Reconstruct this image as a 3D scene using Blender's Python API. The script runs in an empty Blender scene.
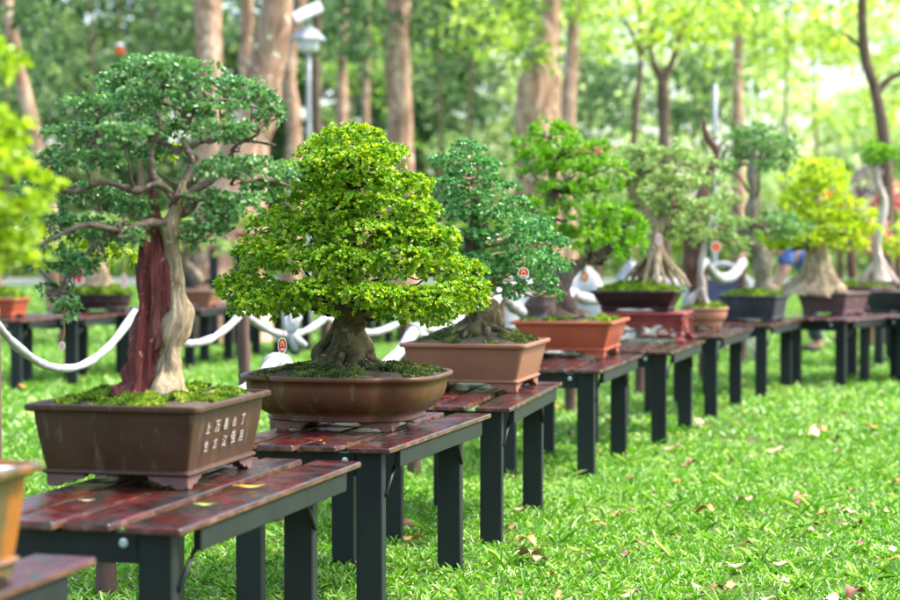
import bpy, math, random
import numpy as np
from mathutils import Vector, Matrix, noise as mnoise

PI = math.pi
sc = bpy.context.scene
C = sc.collection

# ------------------------------------------------------------------ camera
F = 2000.0; CAMH = 1.315; PITCH = math.atan(64 / F)
cam_d = bpy.data.cameras.new('camera'); cam = bpy.data.objects.new('camera', cam_d); C.objects.link(cam)
cam.location = (0, 0, CAMH); cam.rotation_euler = (PI / 2 - PITCH, 0, 0)
cam_d.sensor_width = 36; cam_d.lens = F / 900 * 36
cam_d.clip_start = 0.1; cam_d.clip_end = 2000
cam_d.dof.use_dof = True; cam_d.dof.focus_distance = 7.25; cam_d.dof.aperture_fstop = 2.6
sc.camera = cam
# ------------------------------------------------------------------ sky, sun
SUN_EL, SUN_AZ = 55, 88          # azimuth measured from +Y (view direction) towards +X
w = bpy.data.worlds.new('World'); sc.world = w; w.use_nodes = True
nt = w.node_tree; nt.nodes.clear()
sky = nt.nodes.new('ShaderNodeTexSky'); sky.sky_type = 'NISHITA'; sky.sun_disc = False
sky.sun_elevation = math.radians(SUN_EL); sky.sun_rotation = math.radians(SUN_AZ)
sky.air_density = 1.0; sky.dust_density = 3.5; sky.ozone_density = 1.0
bg = nt.nodes.new('ShaderNodeBackground'); bg.inputs[1].default_value = 0.15
wo = nt.nodes.new('ShaderNodeOutputWorld')
nt.links.new(sky.outputs[0], bg.inputs[0]); nt.links.new(bg.outputs[0], wo.inputs[0])
sun_d = bpy.data.lights.new('sun', 'SUN'); sun_d.energy = 1.5; sun_d.angle = math.radians(12); sun_d.color = (1, 0.95, 0.86)
sun = bpy.data.objects.new('sun', sun_d); C.objects.link(sun)
sd = Vector((math.sin(math.radians(SUN_AZ)) * math.cos(math.radians(SUN_EL)), math.cos(math.radians(SUN_AZ)) * math.cos(math.radians(SUN_EL)), math.sin(math.radians(SUN_EL))))
sun.rotation_euler = sd.to_track_quat('Z', 'Y').to_euler()
sun.location = (10, 10, 20)
vs = sc.view_settings; vs.view_transform = 'Standard'; vs.look = 'None'; vs.gamma = 1; vs.use_curve_mapping = False
vs.exposure = 2.1
try:
    sc.cycles.use_denoising = True; sc.cycles.denoiser = 'OPENIMAGEDENOISE'
except Exception: pass
sc.cycles.max_bounces = 6; sc.cycles.diffuse_bounces = 3; sc.cycles.glossy_bounces = 2
sc.cycles.transmission_bounces = 3; sc.cycles.caustics_reflective = False; sc.cycles.caustics_refractive = False

# ------------------------------------------------------------------ pixel helpers (photo 900x600)
FW = Vector((0, math.cos(PITCH), -math.sin(PITCH))); UPV = Vector((0, math.sin(PITCH), math.cos(PITCH)))
def ray(px, py):
    return FW + UPV * (-(py - 300) / F) + Vector(((px - 450) / F, 0, 0))
def U(px, py, Y):
    d = ray(px, py); return Vector((0, 0, CAMH)) + d * (Y / d.y)
def G(px, py, Z):
    d = ray(px, py); return Vector((0, 0, CAMH)) + d * ((Z - CAMH) / d.z)

# ------------------------------------------------------------------ materials
def newmat(name):
    m = bpy.data.materials.new(name); m.use_nodes = True
    t = m.node_tree; t.nodes.clear(); return m, t
def N(t, ty, **kw):
    n = t.nodes.new(ty)
    for k, v in kw.items(): setattr(n, k, v)
    return n
def ramp(t, fac, stops):
    r = N(t, 'ShaderNodeValToRGB'); e = r.color_ramp.elements
    while len(e) < len(stops): e.new(0.5)
    for i, (p, c) in enumerate(stops):
        e[i].position = p; e[i].color = (*c, 1)
    t.links.new(fac, r.inputs[0]); return r.outputs[0]
def nz(t, scale, detail=5, stretch=(1, 1, 1), rough=0.6, dist=0, coord='Object', wobj=False):
    tc = N(t, 'ShaderNodeTexCoord'); mp = N(t, 'ShaderNodeMapping'); mp.inputs['Scale'].default_value = stretch
    t.links.new(tc.outputs[coord], mp.inputs[0])
    vec = mp.outputs[0]
    if wobj:
        oi = N(t, 'ShaderNodeObjectInfo'); ad = N(t, 'ShaderNodeVectorMath', operation='ADD'); sc_ = N(t, 'ShaderNodeMath', operation='MULTIPLY'); sc_.inputs[1].default_value = 37.0
        t.links.new(oi.outputs['Random'], sc_.inputs[0]); t.links.new(vec, ad.inputs[0]); t.links.new(sc_.outputs[0], ad.inputs[1]); vec = ad.outputs[0]
    n = N(t, 'ShaderNodeTexNoise'); n.inputs['Scale'].default_value = scale; n.inputs['Detail'].default_value = detail
    n.inputs['Roughness'].default_value = rough; n.inputs['Distortion'].default_value = dist
    t.links.new(vec, n.inputs['Vector']); return n.outputs['Fac']
def mixc(t, fac, a, b, mode='MIX'):
    m = N(t, 'ShaderNodeMix', data_type='RGBA', blend_type=mode)
    for sock, v in ((m.inputs[0], fac), (m.inputs[6], a), (m.inputs[7], b)):
        if hasattr(v, 'default_value') or hasattr(v, 'is_linked'): t.links.new(v, sock)
        elif isinstance(v, tuple): sock.default_value = (*v, 1)
        else: sock.default_value = v
    return m.outputs[2]
def finish(t, col, rough=0.6, bump=None, bstr=0.3, bdist=0.01, spec=0.5, coat=0, metallic=0):
    p = N(t, 'ShaderNodeBsdfPrincipled')
    if isinstance(col, tuple): p.inputs['Base Color'].default_value = (*col, 1)
    else: t.links.new(col, p.inputs['Base Color'])
    if isinstance(rough, (int, float)): p.inputs['Roughness'].default_value = rough
    else: t.links.new(rough, p.inputs['Roughness'])
    p.inputs['Specular IOR Level'].default_value = spec; p.inputs['Coat Weight'].default_value = coat; p.inputs['Metallic'].default_value = metallic
    if bump is not None:
        b = N(t, 'ShaderNodeBump'); b.inputs['Strength'].default_value = bstr; b.inputs['Distance'].default_value = bdist
        t.links.new(bump, b.inputs['Height']); t.links.new(b.outputs[0], p.inputs['Normal'])
    o = N(t, 'ShaderNodeOutputMaterial'); t.links.new(p.outputs[0], o.inputs[0]); return p
def simple(name, c1, c2, scale=8, rough=0.6, bstr=0.2, bdist=0.003, stretch=(1, 1, 1), spec=0.5, wobj=False, coat=0):
    m, t = newmat(name); f = nz(t, scale, stretch=stretch, wobj=wobj)
    finish(t, ramp(t, f, [(0.3, c1), (0.7, c2)]), rough, f, bstr, bdist, spec, coat); return m
def leafmat(name, dark, mid, light, trans=0.35, rough=0.38, spec=0.5):
    m, t = newmat(name); a = N(t, 'ShaderNodeAttribute', attribute_name='rnd')
    col = ramp(t, a.outputs['Fac'], [(0.0, dark), (0.5, mid), (1.0, light)])
    p = N(t, 'ShaderNodeBsdfPrincipled'); t.links.new(col, p.inputs['Base Color']); p.inputs['Roughness'].default_value = rough
    p.inputs['Specular IOR Level'].default_value = spec
    tr = N(t, 'ShaderNodeBsdfTranslucent'); hs = N(t, 'ShaderNodeHueSaturation'); hs.inputs['Hue'].default_value = 0.495; hs.inputs['Saturation'].default_value = 1.1; hs.inputs['Value'].default_value = 1.5
    t.links.new(col, hs.inputs['Color']); t.links.new(hs.outputs[0], tr.inputs[0])
    mx = N(t, 'ShaderNodeMixShader'); mx.inputs[0].default_value = trans
    t.links.new(p.outputs[0], mx.inputs[1]); t.links.new(tr.outputs[0], mx.inputs[2])
    o = N(t, 'ShaderNodeOutputMaterial'); t.links.new(mx.outputs[0], o.inputs[0]); return m

def plank_mat():
    m, t = newmat('lacquered_plank')
    grain = nz(t, 14, 6, (6, 0.5, 6), 0.65, 0.6, wobj=True)
    patch = nz(t, 5.5, 4, (1.6, 0.8, 1), 0.6, 0.5, wobj=True)
    c = ramp(t, grain, [(0.3, (0.022, 0.004, 0.003)), (0.52, (0.065, 0.006, 0.006)), (0.75, (0.15, 0.016, 0.012))])
    dk = ramp(t, grain, [(0.3, (0.008, 0.006, 0.006)), (0.7, (0.035, 0.022, 0.02))])
    f = ramp(t, patch, [(0.45, (0, 0, 0)), (0.55, (1, 1, 1))])
    c = mixc(t, f, dk, c)
    # worn bare wood on the sawn sides and ends
    ge = N(t, 'ShaderNodeNewGeometry'); sp = N(t, 'ShaderNodeSeparateXYZ'); t.links.new(ge.outputs['True Normal'], sp.inputs[0])
    mt = N(t, 'ShaderNodeMath', operation='LESS_THAN'); mt.inputs[1].default_value = 0.5; t.links.new(sp.outputs[2], mt.inputs[0])
    c = mixc(t, mt.outputs[0], c, ramp(t, nz(t, 12, 5, (2, 1, 2)), [(0.3, (0.035, 0.016, 0.012)), (0.5, (0.10, 0.038, 0.026)), (0.72, (0.22, 0.12, 0.08))]))
    wet = ramp(t, nz(t, 9, 5, wobj=True), [(0.42, (0.08,) * 3), (0.6, (0.42,) * 3)])
    finish(t, c, wet, grain, 0.7, 0.004, 0.5); return m

def bark(name, c1, c2, c3, scale=9, stretch=(1, 1, 0.35), bstr=0.9, bdist=0.02, rough=0.85):
    m, t = newmat(name); f = nz(t, scale, 8, stretch, 0.7, 1.2); g = nz(t, scale * 3.5, 5, (1, 1, 1), 0.6)
    col = ramp(t, f, [(0.28, c1), (0.5, c2), (0.72, c3)])
    col = mixc(t, ramp(t, g, [(0.62, (0, 0, 0)), (0.7, (1, 1, 1))]), col, tuple(min(1, x * 1.7) for x in c3))
    finish(t, col, rough, f, bstr, bdist, 0.25); return m

def clay(name, col, vary=0.35, rough=0.36, stain=(0.30, 0.26, 0.17), amount=0.38, spec=0.4):
    m, t = newmat(name)
    f = nz(t, 7, 6, (1, 1, 1)); g = nz(t, 5, 6, (6, 6, 0.8), 0.7)
    a = tuple(c * (1 - vary) for c in col); b = tuple(min(1, c * (1 + vary)) for c in col)
    c = ramp(t, f, [(0.3, a), (0.7, b)])
    fr = ramp(t, g, [(0.56, (0, 0, 0)), (0.78, (amount,) * 3)])
    c = mixc(t, fr, c, stain)
    rg = ramp(t, f, [(0.3, (rough,) * 3), (0.75, (rough + 0.25,) * 3)])
    finish(t, c, rg, nz(t, 60, 3), 0.12, 0.002, spec); return m

M = {}
M['plank'] = plank_mat()
M['green_paint'] = simple('dark_green_paint', (0.005, 0.009, 0.010), (0.012, 0.019, 0.018), 9, 0.5, 0.15, 0.002, (1, 1, 0.3), 0.35, wobj=True)
M['bolt'] = simple('bolt_metal', (0.25, 0.4, 0.38), (0.5, 0.62, 0.6), 30, 0.4)
M['stake'] = simple('stake_bark', (0.05, 0.025, 0.018), (0.14, 0.08, 0.06), 14, 0.85, 0.6, 0.006, (1, 1, 0.3))
M['rope'] = simple('white_rope', (0.24, 0.25, 0.25), (0.44, 0.45, 0.45), 16, 0.8, 0.7, 0.008)
M['soil'] = simple('soil', (0.03, 0.022, 0.012), (0.10, 0.075, 0.04), 40, 0.95, 0.8, 0.006)
M['gravel'] = simple('white_gravel', (0.3, 0.29, 0.28), (0.75, 0.74, 0.72), 90, 0.9, 0.9, 0.006)
M['clay_brown'] = clay('brown_clay', (0.050, 0.021, 0.008), 0.25, 0.4)
M['clay_red'] = clay('red_brown_clay', (0.090, 0.032, 0.013), 0.25, 0.36)
M['clay_pink'] = clay('pink_clay', (0.24, 0.105, 0.058), 0.12, 0.5, amount=0.1)
M['clay_terra'] = clay('terracotta', (0.36, 0.075, 0.03), 0.14, 0.45, amount=0.14)
M['clay_dark'] = clay('dark_clay', (0.022, 0.011, 0.010), 0.2, 0.4)
M['clay_slate'] = clay('slate_glaze', (0.030, 0.034, 0.042), 0.2, 0.35)
M['clay_tan'] = clay('tan_clay', (0.34, 0.16, 0.09), 0.15, 0.5)
M['clay_plum'] = clay('plum_clay', (0.12, 0.065, 0.065), 0.15, 0.5)
m, t = newmat('olive_glaze'); f = nz(t, 3.2, 5, (1, 1, 1), .55, .4); g = nz(t, 8, 6, (4, 4, .8))
c = ramp(t, g, [(.3, (.05, .036, .014)), (.7, (.13, .092, .04))]); c = mixc(t, ramp(t, f, [(.56, (0, 0, 0)), (.63, (.75,) * 3)]), c, (.34, .11, .012))
finish(t, c, .3, g, .2, .003, .5); M['clay_olive'] = m
M['redwood'] = simple('carved_red_lacquer', (0.15, 0.02, 0.018), (0.30, 0.05, 0.045), 12, 0.35, 0.25, 0.004)
M['white_ink'] = simple('white_ink', (0.16, 0.14, 0.12), (0.5, 0.48, 0.46), 120, 0.6)
M['grey_ink'] = simple('grey_ink', (0.25, 0.24, 0.22), (0.6, 0.58, 0.55), 120, 0.6)
M['black_ink'] = simple('dark_ink', (0.07, 0.03, 0.02), (0.13, 0.05, 0.03), 60, 0.6)
M['tag_red'] = simple('tag_red', (0.55, 0.012, 0.02), (0.62, 0.02, 0.03), 20, 0.35, 0)
M['tag_yellow'] = simple('tag_yellow', (0.85, 0.5, 0.02), (0.9, 0.56, 0.03), 20, 0.35, 0)
M['tag_white'] = simple('tag_white', (0.75, 0.73, 0.72), (0.8, 0.8, 0.8), 20, 0.35, 0)
M['tag_orange'] = simple('tag_orange', (0.75, 0.10, 0.03), (0.8, 0.16, 0.04), 20, 0.35, 0)
M['tag_pink'] = simple('tag_pink', (0.6, 0.28, 0.3), (0.7, 0.35, 0.36), 20, 0.35, 0)
M['string'] = simple('string', (0.30, 0.18, 0.03), (0.5, 0.32, 0.06), 60, 0.7)
M['wood_red'] = bark('red_dead_wood', (0.07, 0.016, 0.013), (0.25, 0.065, 0.052), (0.48, 0.22, 0.18), 17, (2.2, 2.2, 0.22), 1.0, 0.03, 0.8)
M['wood_pale'] = bark('pale_live_bark', (0.16, 0.10, 0.055), (0.48, 0.36, 0.21), (0.68, 0.57, 0.40), 18, (1.6, 1.6, 0.4), 1.0, 0.03, 0.8)
M['bark_grey'] = bark('grey_bark', (0.05, 0.035, 0.025), (0.16, 0.12, 0.085), (0.34, 0.28, 0.22), 16, (1, 1, 1))
M['bark_moss'] = bark('mossy_bark', (0.020, 0.017, 0.007), (0.10, 0.085, 0.036), (0.26, 0.21, 0.12), 12, (1.2, 1.2, 0.7), 1.0, 0.02)
M['bark_tan'] = bark('tan_root_bark', (0.14, 0.09, 0.05), (0.34, 0.25, 0.15), (0.58, 0.48, 0.34), 12, (1, 1, 0.5))
M['bark_brown'] = bark('brown_bark', (0.035, 0.02, 0.015), (0.12, 0.06, 0.04), (0.24, 0.13, 0.09), 10, (1, 1, 0.3))
M['bark_white'] = bark('bleached_wood', (0.18, 0.13, 0.10), (0.42, 0.36, 0.30), (0.62, 0.56, 0.50), 10, (1, 1, 0.3))
M['twig_dark'] = bark('dark_twig', (0.012, 0.010, 0.008), (0.035, 0.028, 0.02), (0.08, 0.06, 0.045), 18, (1, 1, 1))
M['park_bark'] = bark('park_bark', (0.08, 0.05, 0.034), (0.36, 0.22, 0.14), (0.78, 0.60, 0.44), 2.6, (1, 1, 0.5), 0.8, 0.05)  # bark with dappled sunlight painted in as bright warm blotches
M['park_bark_dark'] = bark('park_bark_dark', (0.05, 0.035, 0.025), (0.13, 0.09, 0.06), (0.22, 0.16, 0.11), 2.5, (1, 1, 0.3), 0.8, 0.05)
M['moss'] = simple('moss', (0.05, 0.10, 0.012), (0.20, 0.30, 0.03), 35, 0.95, 0.9, 0.012)
M['lime'] = leafmat('lime_leaf', (0.16, 0.30, 0.02), (0.34, 0.50, 0.03), (0.58, 0.66, 0.06))
M['leaf_yg'] = leafmat('yellow_green_leaf', (0.04, 0.16, 0.010), (0.20, 0.40, 0.018), (0.62, 0.64, 0.03), 0.33, 0.33)
M['leaf_blue'] = leafmat('blue_green_leaf', (0.04, 0.14, 0.04), (0.12, 0.29, 0.08), (0.34, 0.48, 0.18), 0.3, 0.32, 0.6)
M['leaf_jade'] = leafmat('jade_leaf', (0.03, 0.14, 0.03), (0.09, 0.31, 0.065), (0.28, 0.50, 0.16), 0.28, 0.28, 0.7)
M['leaf_bright'] = leafmat('bright_needle', (0.045, 0.19, 0.008), (0.15, 0.38, 0.012), (0.36, 0.56, 0.03), 0.35, 0.35)
M['leaf_sage'] = leafmat('sage_leaf', (0.12, 0.24, 0.05), (0.30, 0.44, 0.12), (0.52, 0.62, 0.28), 0.3, 0.4)
M['leaf_deep'] = leafmat('deep_leaf', (0.05, 0.16, 0.04), (0.15, 0.32, 0.08), (0.34, 0.50, 0.18), 0.3, 0.4)
M['leaf_yellow'] = leafmat('yellow_leaf', (0.20, 0.38, 0.02), (0.50, 0.65, 0.03), (0.78, 0.80, 0.08), 0.35, 0.45)
M['leaf_purple'] = leafmat('mauve_leaf', (0.16, 0.12, 0.12), (0.30, 0.26, 0.24), (0.45, 0.36, 0.38), 0.3, 0.5)
M['flower_pink'] = leafmat('pink_petal', (0.5, 0.08, 0.14), (0.7, 0.2, 0.25), (0.8, 0.45, 0.3), 0.3, 0.5)
M['flower_orange'] = leafmat('orange_petal', (0.7, 0.25, 0.03), (0.8, 0.4, 0.05), (0.8, 0.6, 0.3), 0.3, 0.5)
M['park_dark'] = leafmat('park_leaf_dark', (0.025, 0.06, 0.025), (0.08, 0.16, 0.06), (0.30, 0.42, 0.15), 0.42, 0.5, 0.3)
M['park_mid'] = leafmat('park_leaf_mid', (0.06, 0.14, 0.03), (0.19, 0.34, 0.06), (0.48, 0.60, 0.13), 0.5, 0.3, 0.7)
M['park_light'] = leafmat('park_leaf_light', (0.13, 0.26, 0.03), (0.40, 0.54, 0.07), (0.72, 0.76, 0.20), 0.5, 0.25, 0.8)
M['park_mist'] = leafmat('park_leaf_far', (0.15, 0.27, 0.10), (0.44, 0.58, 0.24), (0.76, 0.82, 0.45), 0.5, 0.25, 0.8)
M['grass'] = leafmat('grass_blade', (0.05, 0.18, 0.014), (0.14, 0.36, 0.03), (0.52, 0.66, 0.20), 0.3, 0.3, 0.5)
M['dry1'] = simple('dry_leaf_tan', (0.45, 0.27, 0.14), (0.62, 0.42, 0.26), 30, 0.6, 0.3, 0.003, wobj=True)
M['dry2'] = simple('dry_leaf_brown', (0.12, 0.045, 0.02), (0.3, 0.13, 0.06), 30, 0.6, 0.3, 0.003, wobj=True)
M['dry3'] = simple('dry_leaf_orange', (0.5, 0.16, 0.04), (0.7, 0.3, 0.1), 30, 0.6, 0.3, 0.003, wobj=True)
M['yleaf'] = simple('yellow_fallen_leaf', (0.55, 0.28, 0.02), (0.65, 0.38, 0.03), 30, 0.5, 0.2, 0.002)
M['gleaf'] = simple('green_fallen_leaf', (0.3, 0.45, 0.05), (0.42, 0.55, 0.08), 30, 0.5, 0.2, 0.002)
M['pole'] = simple('pale_painted_metal', (0.25, 0.28, 0.30), (0.36, 0.39, 0.41), 6, 0.4, 0)
M['lamp_glass'] = simple('lantern_glass', (0.55, 0.62, 0.66), (0.7, 0.75, 0.78), 6, 0.2, 0)
M['shirt'] = simple('blue_cotton', (0.05, 0.09, 0.26), (0.08, 0.14, 0.36), 12, 0.8)
M['trousers'] = simple('dark_trousers', (0.03, 0.035, 0.05), (0.05, 0.055, 0.07), 12, 0.8)
M['skin'] = simple('skin', (0.55, 0.28, 0.18), (0.62, 0.34, 0.23), 12, 0.55, 0)
M['hair'] = simple('black_hair', (0.012, 0.010, 0.009), (0.03, 0.025, 0.02), 40, 0.5)

# ------------------------------------------------------------------ mesh helpers
class MB:
    def __init__(s): s.v = []; s.f = []; s.sm = []
    def add(s, vs_, fs, smooth=False):
        o = len(s.v); s.v.extend([tuple(v) for v in vs_]); s.f.extend([tuple(i + o for i in f) for f in fs]); s.sm.extend([smooth] * len(fs))
    def box(s, x0, x1, y0, y1, z0, z1, b=0.0, mat=None):
        b = min(b, (x1 - x0) / 3, (y1 - y0) / 3, (z1 - z0) / 3)
        if b <= 0:
            vs_ = [Vector((x, y, z)) for z in (z0, z1) for y in (y0, y1) for x in (x0, x1)]
            fs = [(0, 2, 3, 1), (4, 5, 7, 6), (0, 1, 5, 4), (2, 6, 7, 3), (0, 4, 6, 2), (1, 3, 7, 5)]
        else:                          # chamfered on the horizontal edges and uprights: two inset caps
            vs_ = []
            def ring(x0, x1, y0, y1, z, c):
                return [Vector(p) for p in ((x0 + c, y0, z), (x1 - c, y0, z), (x1, y0 + c, z), (x1, y1 - c, z), (x1 - c, y1, z), (x0 + c, y1, z), (x0, y1 - c, z), (x0, y0 + c, z))]
            R = [ring(x0 + b, x1 - b, y0 + b, y1 - b, z0, b * .5), ring(x0, x1, y0, y1, z0 + b, b), ring(x0, x1, y0, y1, z1 - b, b), ring(x0 + b, x1 - b, y0 + b, y1 - b, z1, b * .5)]
            for r in R: vs_ += r
            fs = [tuple(range(7, -1, -1)), tuple(range(24, 32))]
            for k in range(3):
                for i in range(8): j = (i + 1) % 8; fs.append((k * 8 + i, k * 8 + j, k * 8 + 8 + j, k * 8 + 8 + i))
        if mat is not None: vs_ = [mat @ v for v in vs_]
        s.add(vs_, fs)
    def loft(s, rings, cap0=True, cap1=True, smooth=True):
        n = len(rings[0]); vs_ = [p for r in rings for p in r]; fs = []
        for k in range(len(rings) - 1):
            for i in range(n):
                j = (i + 1) % n; fs.append((k * n + i, k * n + j, (k + 1) * n + j, (k + 1) * n + i))
        s.add(vs_, fs, smooth)
        o = len(s.v) - len(vs_)
        if cap0: s.f.append(tuple(o + i for i in reversed(range(n)))); s.sm.append(False)
        if cap1: s.f.append(tuple(o + (len(rings) - 1) * n + i for i in range(n))); s.sm.append(False)
    def prism(s, poly, mat, th):       # polygon in local xz extruded along local y, placed by mat
        n = len(poly); vs_ = [mat @ Vector((x, y, z)) for y in (-th / 2, th / 2) for x, z in poly]
        fs = [tuple(range(n)), tuple(range(2 * n - 1, n - 1, -1))] + [(i, n + i, n + (i + 1) % n, (i + 1) % n) for i in range(n)]
        s.add(vs_, fs)
    def tube(s, pts, radii, seg=10, sub=4, ridge=0.0, nr=5, twist=1.0, rough=0.0, seed=0, nscale=6.0, squash=1.0, caps=True, nzs=1.0):
        P, R = smooth_path(pts, radii, sub); rings = []; ref = Vector((0.3, 1, 0.1)).normalized()
        for k, p in enumerate(P):
            t = (P[min(k + 1, len(P) - 1)] - P[max(k - 1, 0)]).normalized()
            a = (ref - t * ref.dot(t))
            if a.length < 0.05: a = Vector((1, 0, 0)) - t * t.x
            a.normalize(); ref = a; b = t.cross(a); ring = []
            u = k / max(1, len(P) - 1)
            for i in range(seg):
                th = 2 * PI * i / seg; r = R[k]
                if ridge: r *= 1 + ridge * (math.sin(nr * th + twist * 6 * u + seed) * 0.6 + math.sin((nr * 2 + 1) * th + twist * 9 * u + seed * 2) * 0.4)
                q = p + a * math.cos(th) * r + b * math.sin(th) * r * squash
                if rough: q = q + (a * math.cos(th) + b * math.sin(th)) * rough * R[k] * mnoise.noise(Vector((q.x * nscale, q.y * nscale, q.z * nscale * nzs)) + Vector((seed, 0, 0)))
                ring.append(q)
            rings.append(ring)
        s.loft(rings, caps, caps, True)
    def build(s, name, mat, parent=None, world=True):
        me = bpy.data.meshes.new(name); me.from_pydata(s.v, [], s.f); me.polygons.foreach_set('use_smooth', s.sm); me.update()
        if mat: me.materials.append(mat)
        return link(name, me, parent, world)
def link(name, me, parent=None, world=True):
    """world=True: the mesh was modelled in world space; shift it into its thing's frame (things built so are not rotated)."""
    o = bpy.data.objects.new(name, me); C.objects.link(o)
    if parent is not None:
        if world:
            p = parent; off = Vector((0, 0, 0))
            while p is not None: off += p.location; p = p.parent
            me.transform(Matrix.Translation(-off))
        o.parent = parent
    return o
def smooth_path(pts, radii, sub):
    pts = [Vector(p) for p in pts]; P = []; R = []; n = len(pts)
    if n == 2: sub = max(1, sub)
    for i in range(n - 1):
        p0 = pts[max(i - 1, 0)]; p1 = pts[i]; p2 = pts[i + 1]; p3 = pts[min(i + 2, n - 1)]
        for k in range(sub):
            t = k / sub
            P.append(0.5 * ((2 * p1) + (p2 - p0) * t + (2 * p0 - 5 * p1 + 4 * p2 - p3) * t * t + (3 * p1 - p0 - 3 * p2 + p3) * t ** 3))
            R.append(radii[i] * (1 - t) + radii[i + 1] * t)
    P.append(pts[-1]); R.append(radii[-1]); return P, R
def tag(o, label=None, cat=None, group=None, kind=None):
    if label: o['label'] = label
    if cat: o['category'] = cat
    if group: o['group'] = group
    if kind: o['kind'] = kind
    return o
def thing(name, label, cat, loc=(0, 0, 0), rz=0, group=None):
    o = bpy.data.objects.new(name, None); C.objects.link(o); o.location = loc; o.rotation_euler = (0, 0, rz); o.empty_display_size = 0.1
    return tag(o, label, cat, group)
def copy_tree(o, parent=None):
    c = o.copy(); C.objects.link(c); c.parent = parent
    for ch in [x for x in bpy.data.objects if x.parent == o and x != c]: copy_tree(ch, c)
    return c
def unit(a): return a / np.maximum(np.linalg.norm(a, axis=-1, keepdims=True), 1e-9)
def leaves_mesh(name, mat, P, D, S, L, W, rnd, parent=None, droop=0.15, fold=0.25, wide=0.45):
    """one mesh of many six-vertex leaves: P base points, D directions, S side vectors, L lengths, W widths"""
    n = len(P); D = unit(D); S = unit(S - D * (S * D).sum(1, keepdims=True)); Nn = np.cross(S, D)
    Nn *= np.sign(Nn[:, 2:3] + 1e-6)
    L = L[:, None]; W = W[:, None]; V = np.empty((n, 6, 3), np.float32)
    def at(t, s): return P + D * L * t + S * W * 0.5 * s + Nn * (abs(s) * fold * W * 0.5) - np.array([0, 0, 1.0]) * (droop * L * t * t)
    V[:, 0] = at(0, 0); V[:, 1] = at(0.28, 0.8 if wide < .6 else .9); V[:, 2] = at(0.66, 1.0 if wide > 0.3 else .7); V[:, 3] = at(1, 0); V[:, 4] = at(0.66, -1.0 if wide > 0.3 else -.7); V[:, 5] = at(0.28, -0.8 if wide < .6 else -.9)
    me = bpy.data.meshes.new(name); me.vertices.add(n * 6); me.vertices.foreach_set('co', V.reshape(-1))
    idx = (np.arange(n)[:, None] * 6 + np.array([0, 3, 2, 1, 0, 5, 4, 3])[None]).reshape(-1).astype(np.int32)
    me.loops.add(n * 8); me.loops.foreach_set('vertex_index', idx)
    me.polygons.add(n * 2); me.polygons.foreach_set('loop_start', np.arange(n * 2, dtype=np.int32) * 4)
    me.update(calc_edges=True)
    a = me.attributes.new('rnd', 'FLOAT', 'POINT'); a.data.foreach_set('value', np.repeat(np.clip(rnd, 0, 1), 6).astype(np.float32))
    me.materials.append(mat)
    return link(name, me, parent)

def lumps(u, rng, k=14, amp=0.28):
    c = unit(rng.normal(size=(k, 3))); d = (u @ c.T); return 1 + amp * (np.exp(-(1 - d) * 9).sum(1) - 0.7)
def pad_leaves(c, rx, ry, rz, ncl, k, rng, up=0.6, spread=(0.35, 1.25), flat=0.8, fill=0.3, tone=0.0):
    """leaf clusters over the shell of a foliage pad; returns P, D, S, rnd"""
    u = unit(rng.normal(size=(ncl, 3))); low = u[:, 2] < 0
    fl = low & (rng.random(ncl) < 0.55); u[fl, 2] *= -1
    r = lumps(u, rng) * (1 - fill * rng.random(ncl) ** 1.6)
    R = np.array([rx, ry, rz]); pos = u * R * r[:, None]
    pos[:, 2] = np.where(pos[:, 2] < 0, pos[:, 2] * flat, pos[:, 2])
    ax = unit(unit(u / R) + np.array([0, 0, up]) + rng.normal(size=(ncl, 3)) * 0.3)
    ax = np.repeat(ax, k, 0); pos = np.repeat(pos, k, 0) + np.array(c); n = ncl * k
    t = unit(np.cross(ax, rng.normal(size=(n, 3)))); ph = rng.uniform(spread[0], spread[1], n)[:, None]
    D = ax * np.cos(ph) + t * np.sin(ph); S = np.cross(D, ax) + rng.normal(size=(n, 3)) * 0.25
    tone_c = np.repeat(rng.normal(0, 0.16, ncl), k)
    rnd = 0.42 + tone + tone_c + rng.normal(0, 0.15, n)
    return pos, D, S, rnd

# ------------------------------------------------------------------ ground
def sheet(name, x0, x1, y0, y1, z, nx, ny, mat, amp=0.0):
    mb = MB(); vs_ = []
    for j in range(ny + 1):
        for i in range(nx + 1):
            x = x0 + (x1 - x0) * i / nx; y = y0 + (y1 - y0) * j / ny
            vs_.append((x, y, z + (amp * mnoise.noise(Vector((x * .6, y * .6, 0))) if amp else 0)))
    fs = [(j * (nx + 1) + i, j * (nx + 1) + i + 1, (j + 1) * (nx + 1) + i + 1, (j + 1) * (nx + 1) + i) for j in range(ny) for i in range(nx)]
    mb.add(vs_, fs, True); return mb.build(name, mat)
m, t = newmat('lawn_soil'); f1 = nz(t, 1.6, 8); f2 = nz(t, 22, 5)
c = ramp(t, f2, [(0.3, (0.02, 0.035, 0.008)), (0.5, (0.05, 0.09, 0.015)), (0.7, (0.12, 0.18, 0.03))])
c = mixc(t, ramp(t, f1, [(0.5, (0, 0, 0)), (0.75, (0.55,) * 3)]), c, (0.22, 0.15, 0.08))
finish(t, c, 0.9, f2, 0.6, 0.03, 0.2); M['lawn'] = m
tag(sheet('ground', -500, 500, -30, 900, 0, 40, 40, M['lawn']), kind='structure')
M['path'] = simple('path_concrete', (0.09, 0.10, 0.10), (0.15, 0.15, 0.15), 3, 0.8, 0.2)
mb = MB(); mb.box(-80, 80, 52, 60, -0.05, 0.06, 0.01); tag(mb.build('path', M['path']), kind='structure')

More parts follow.
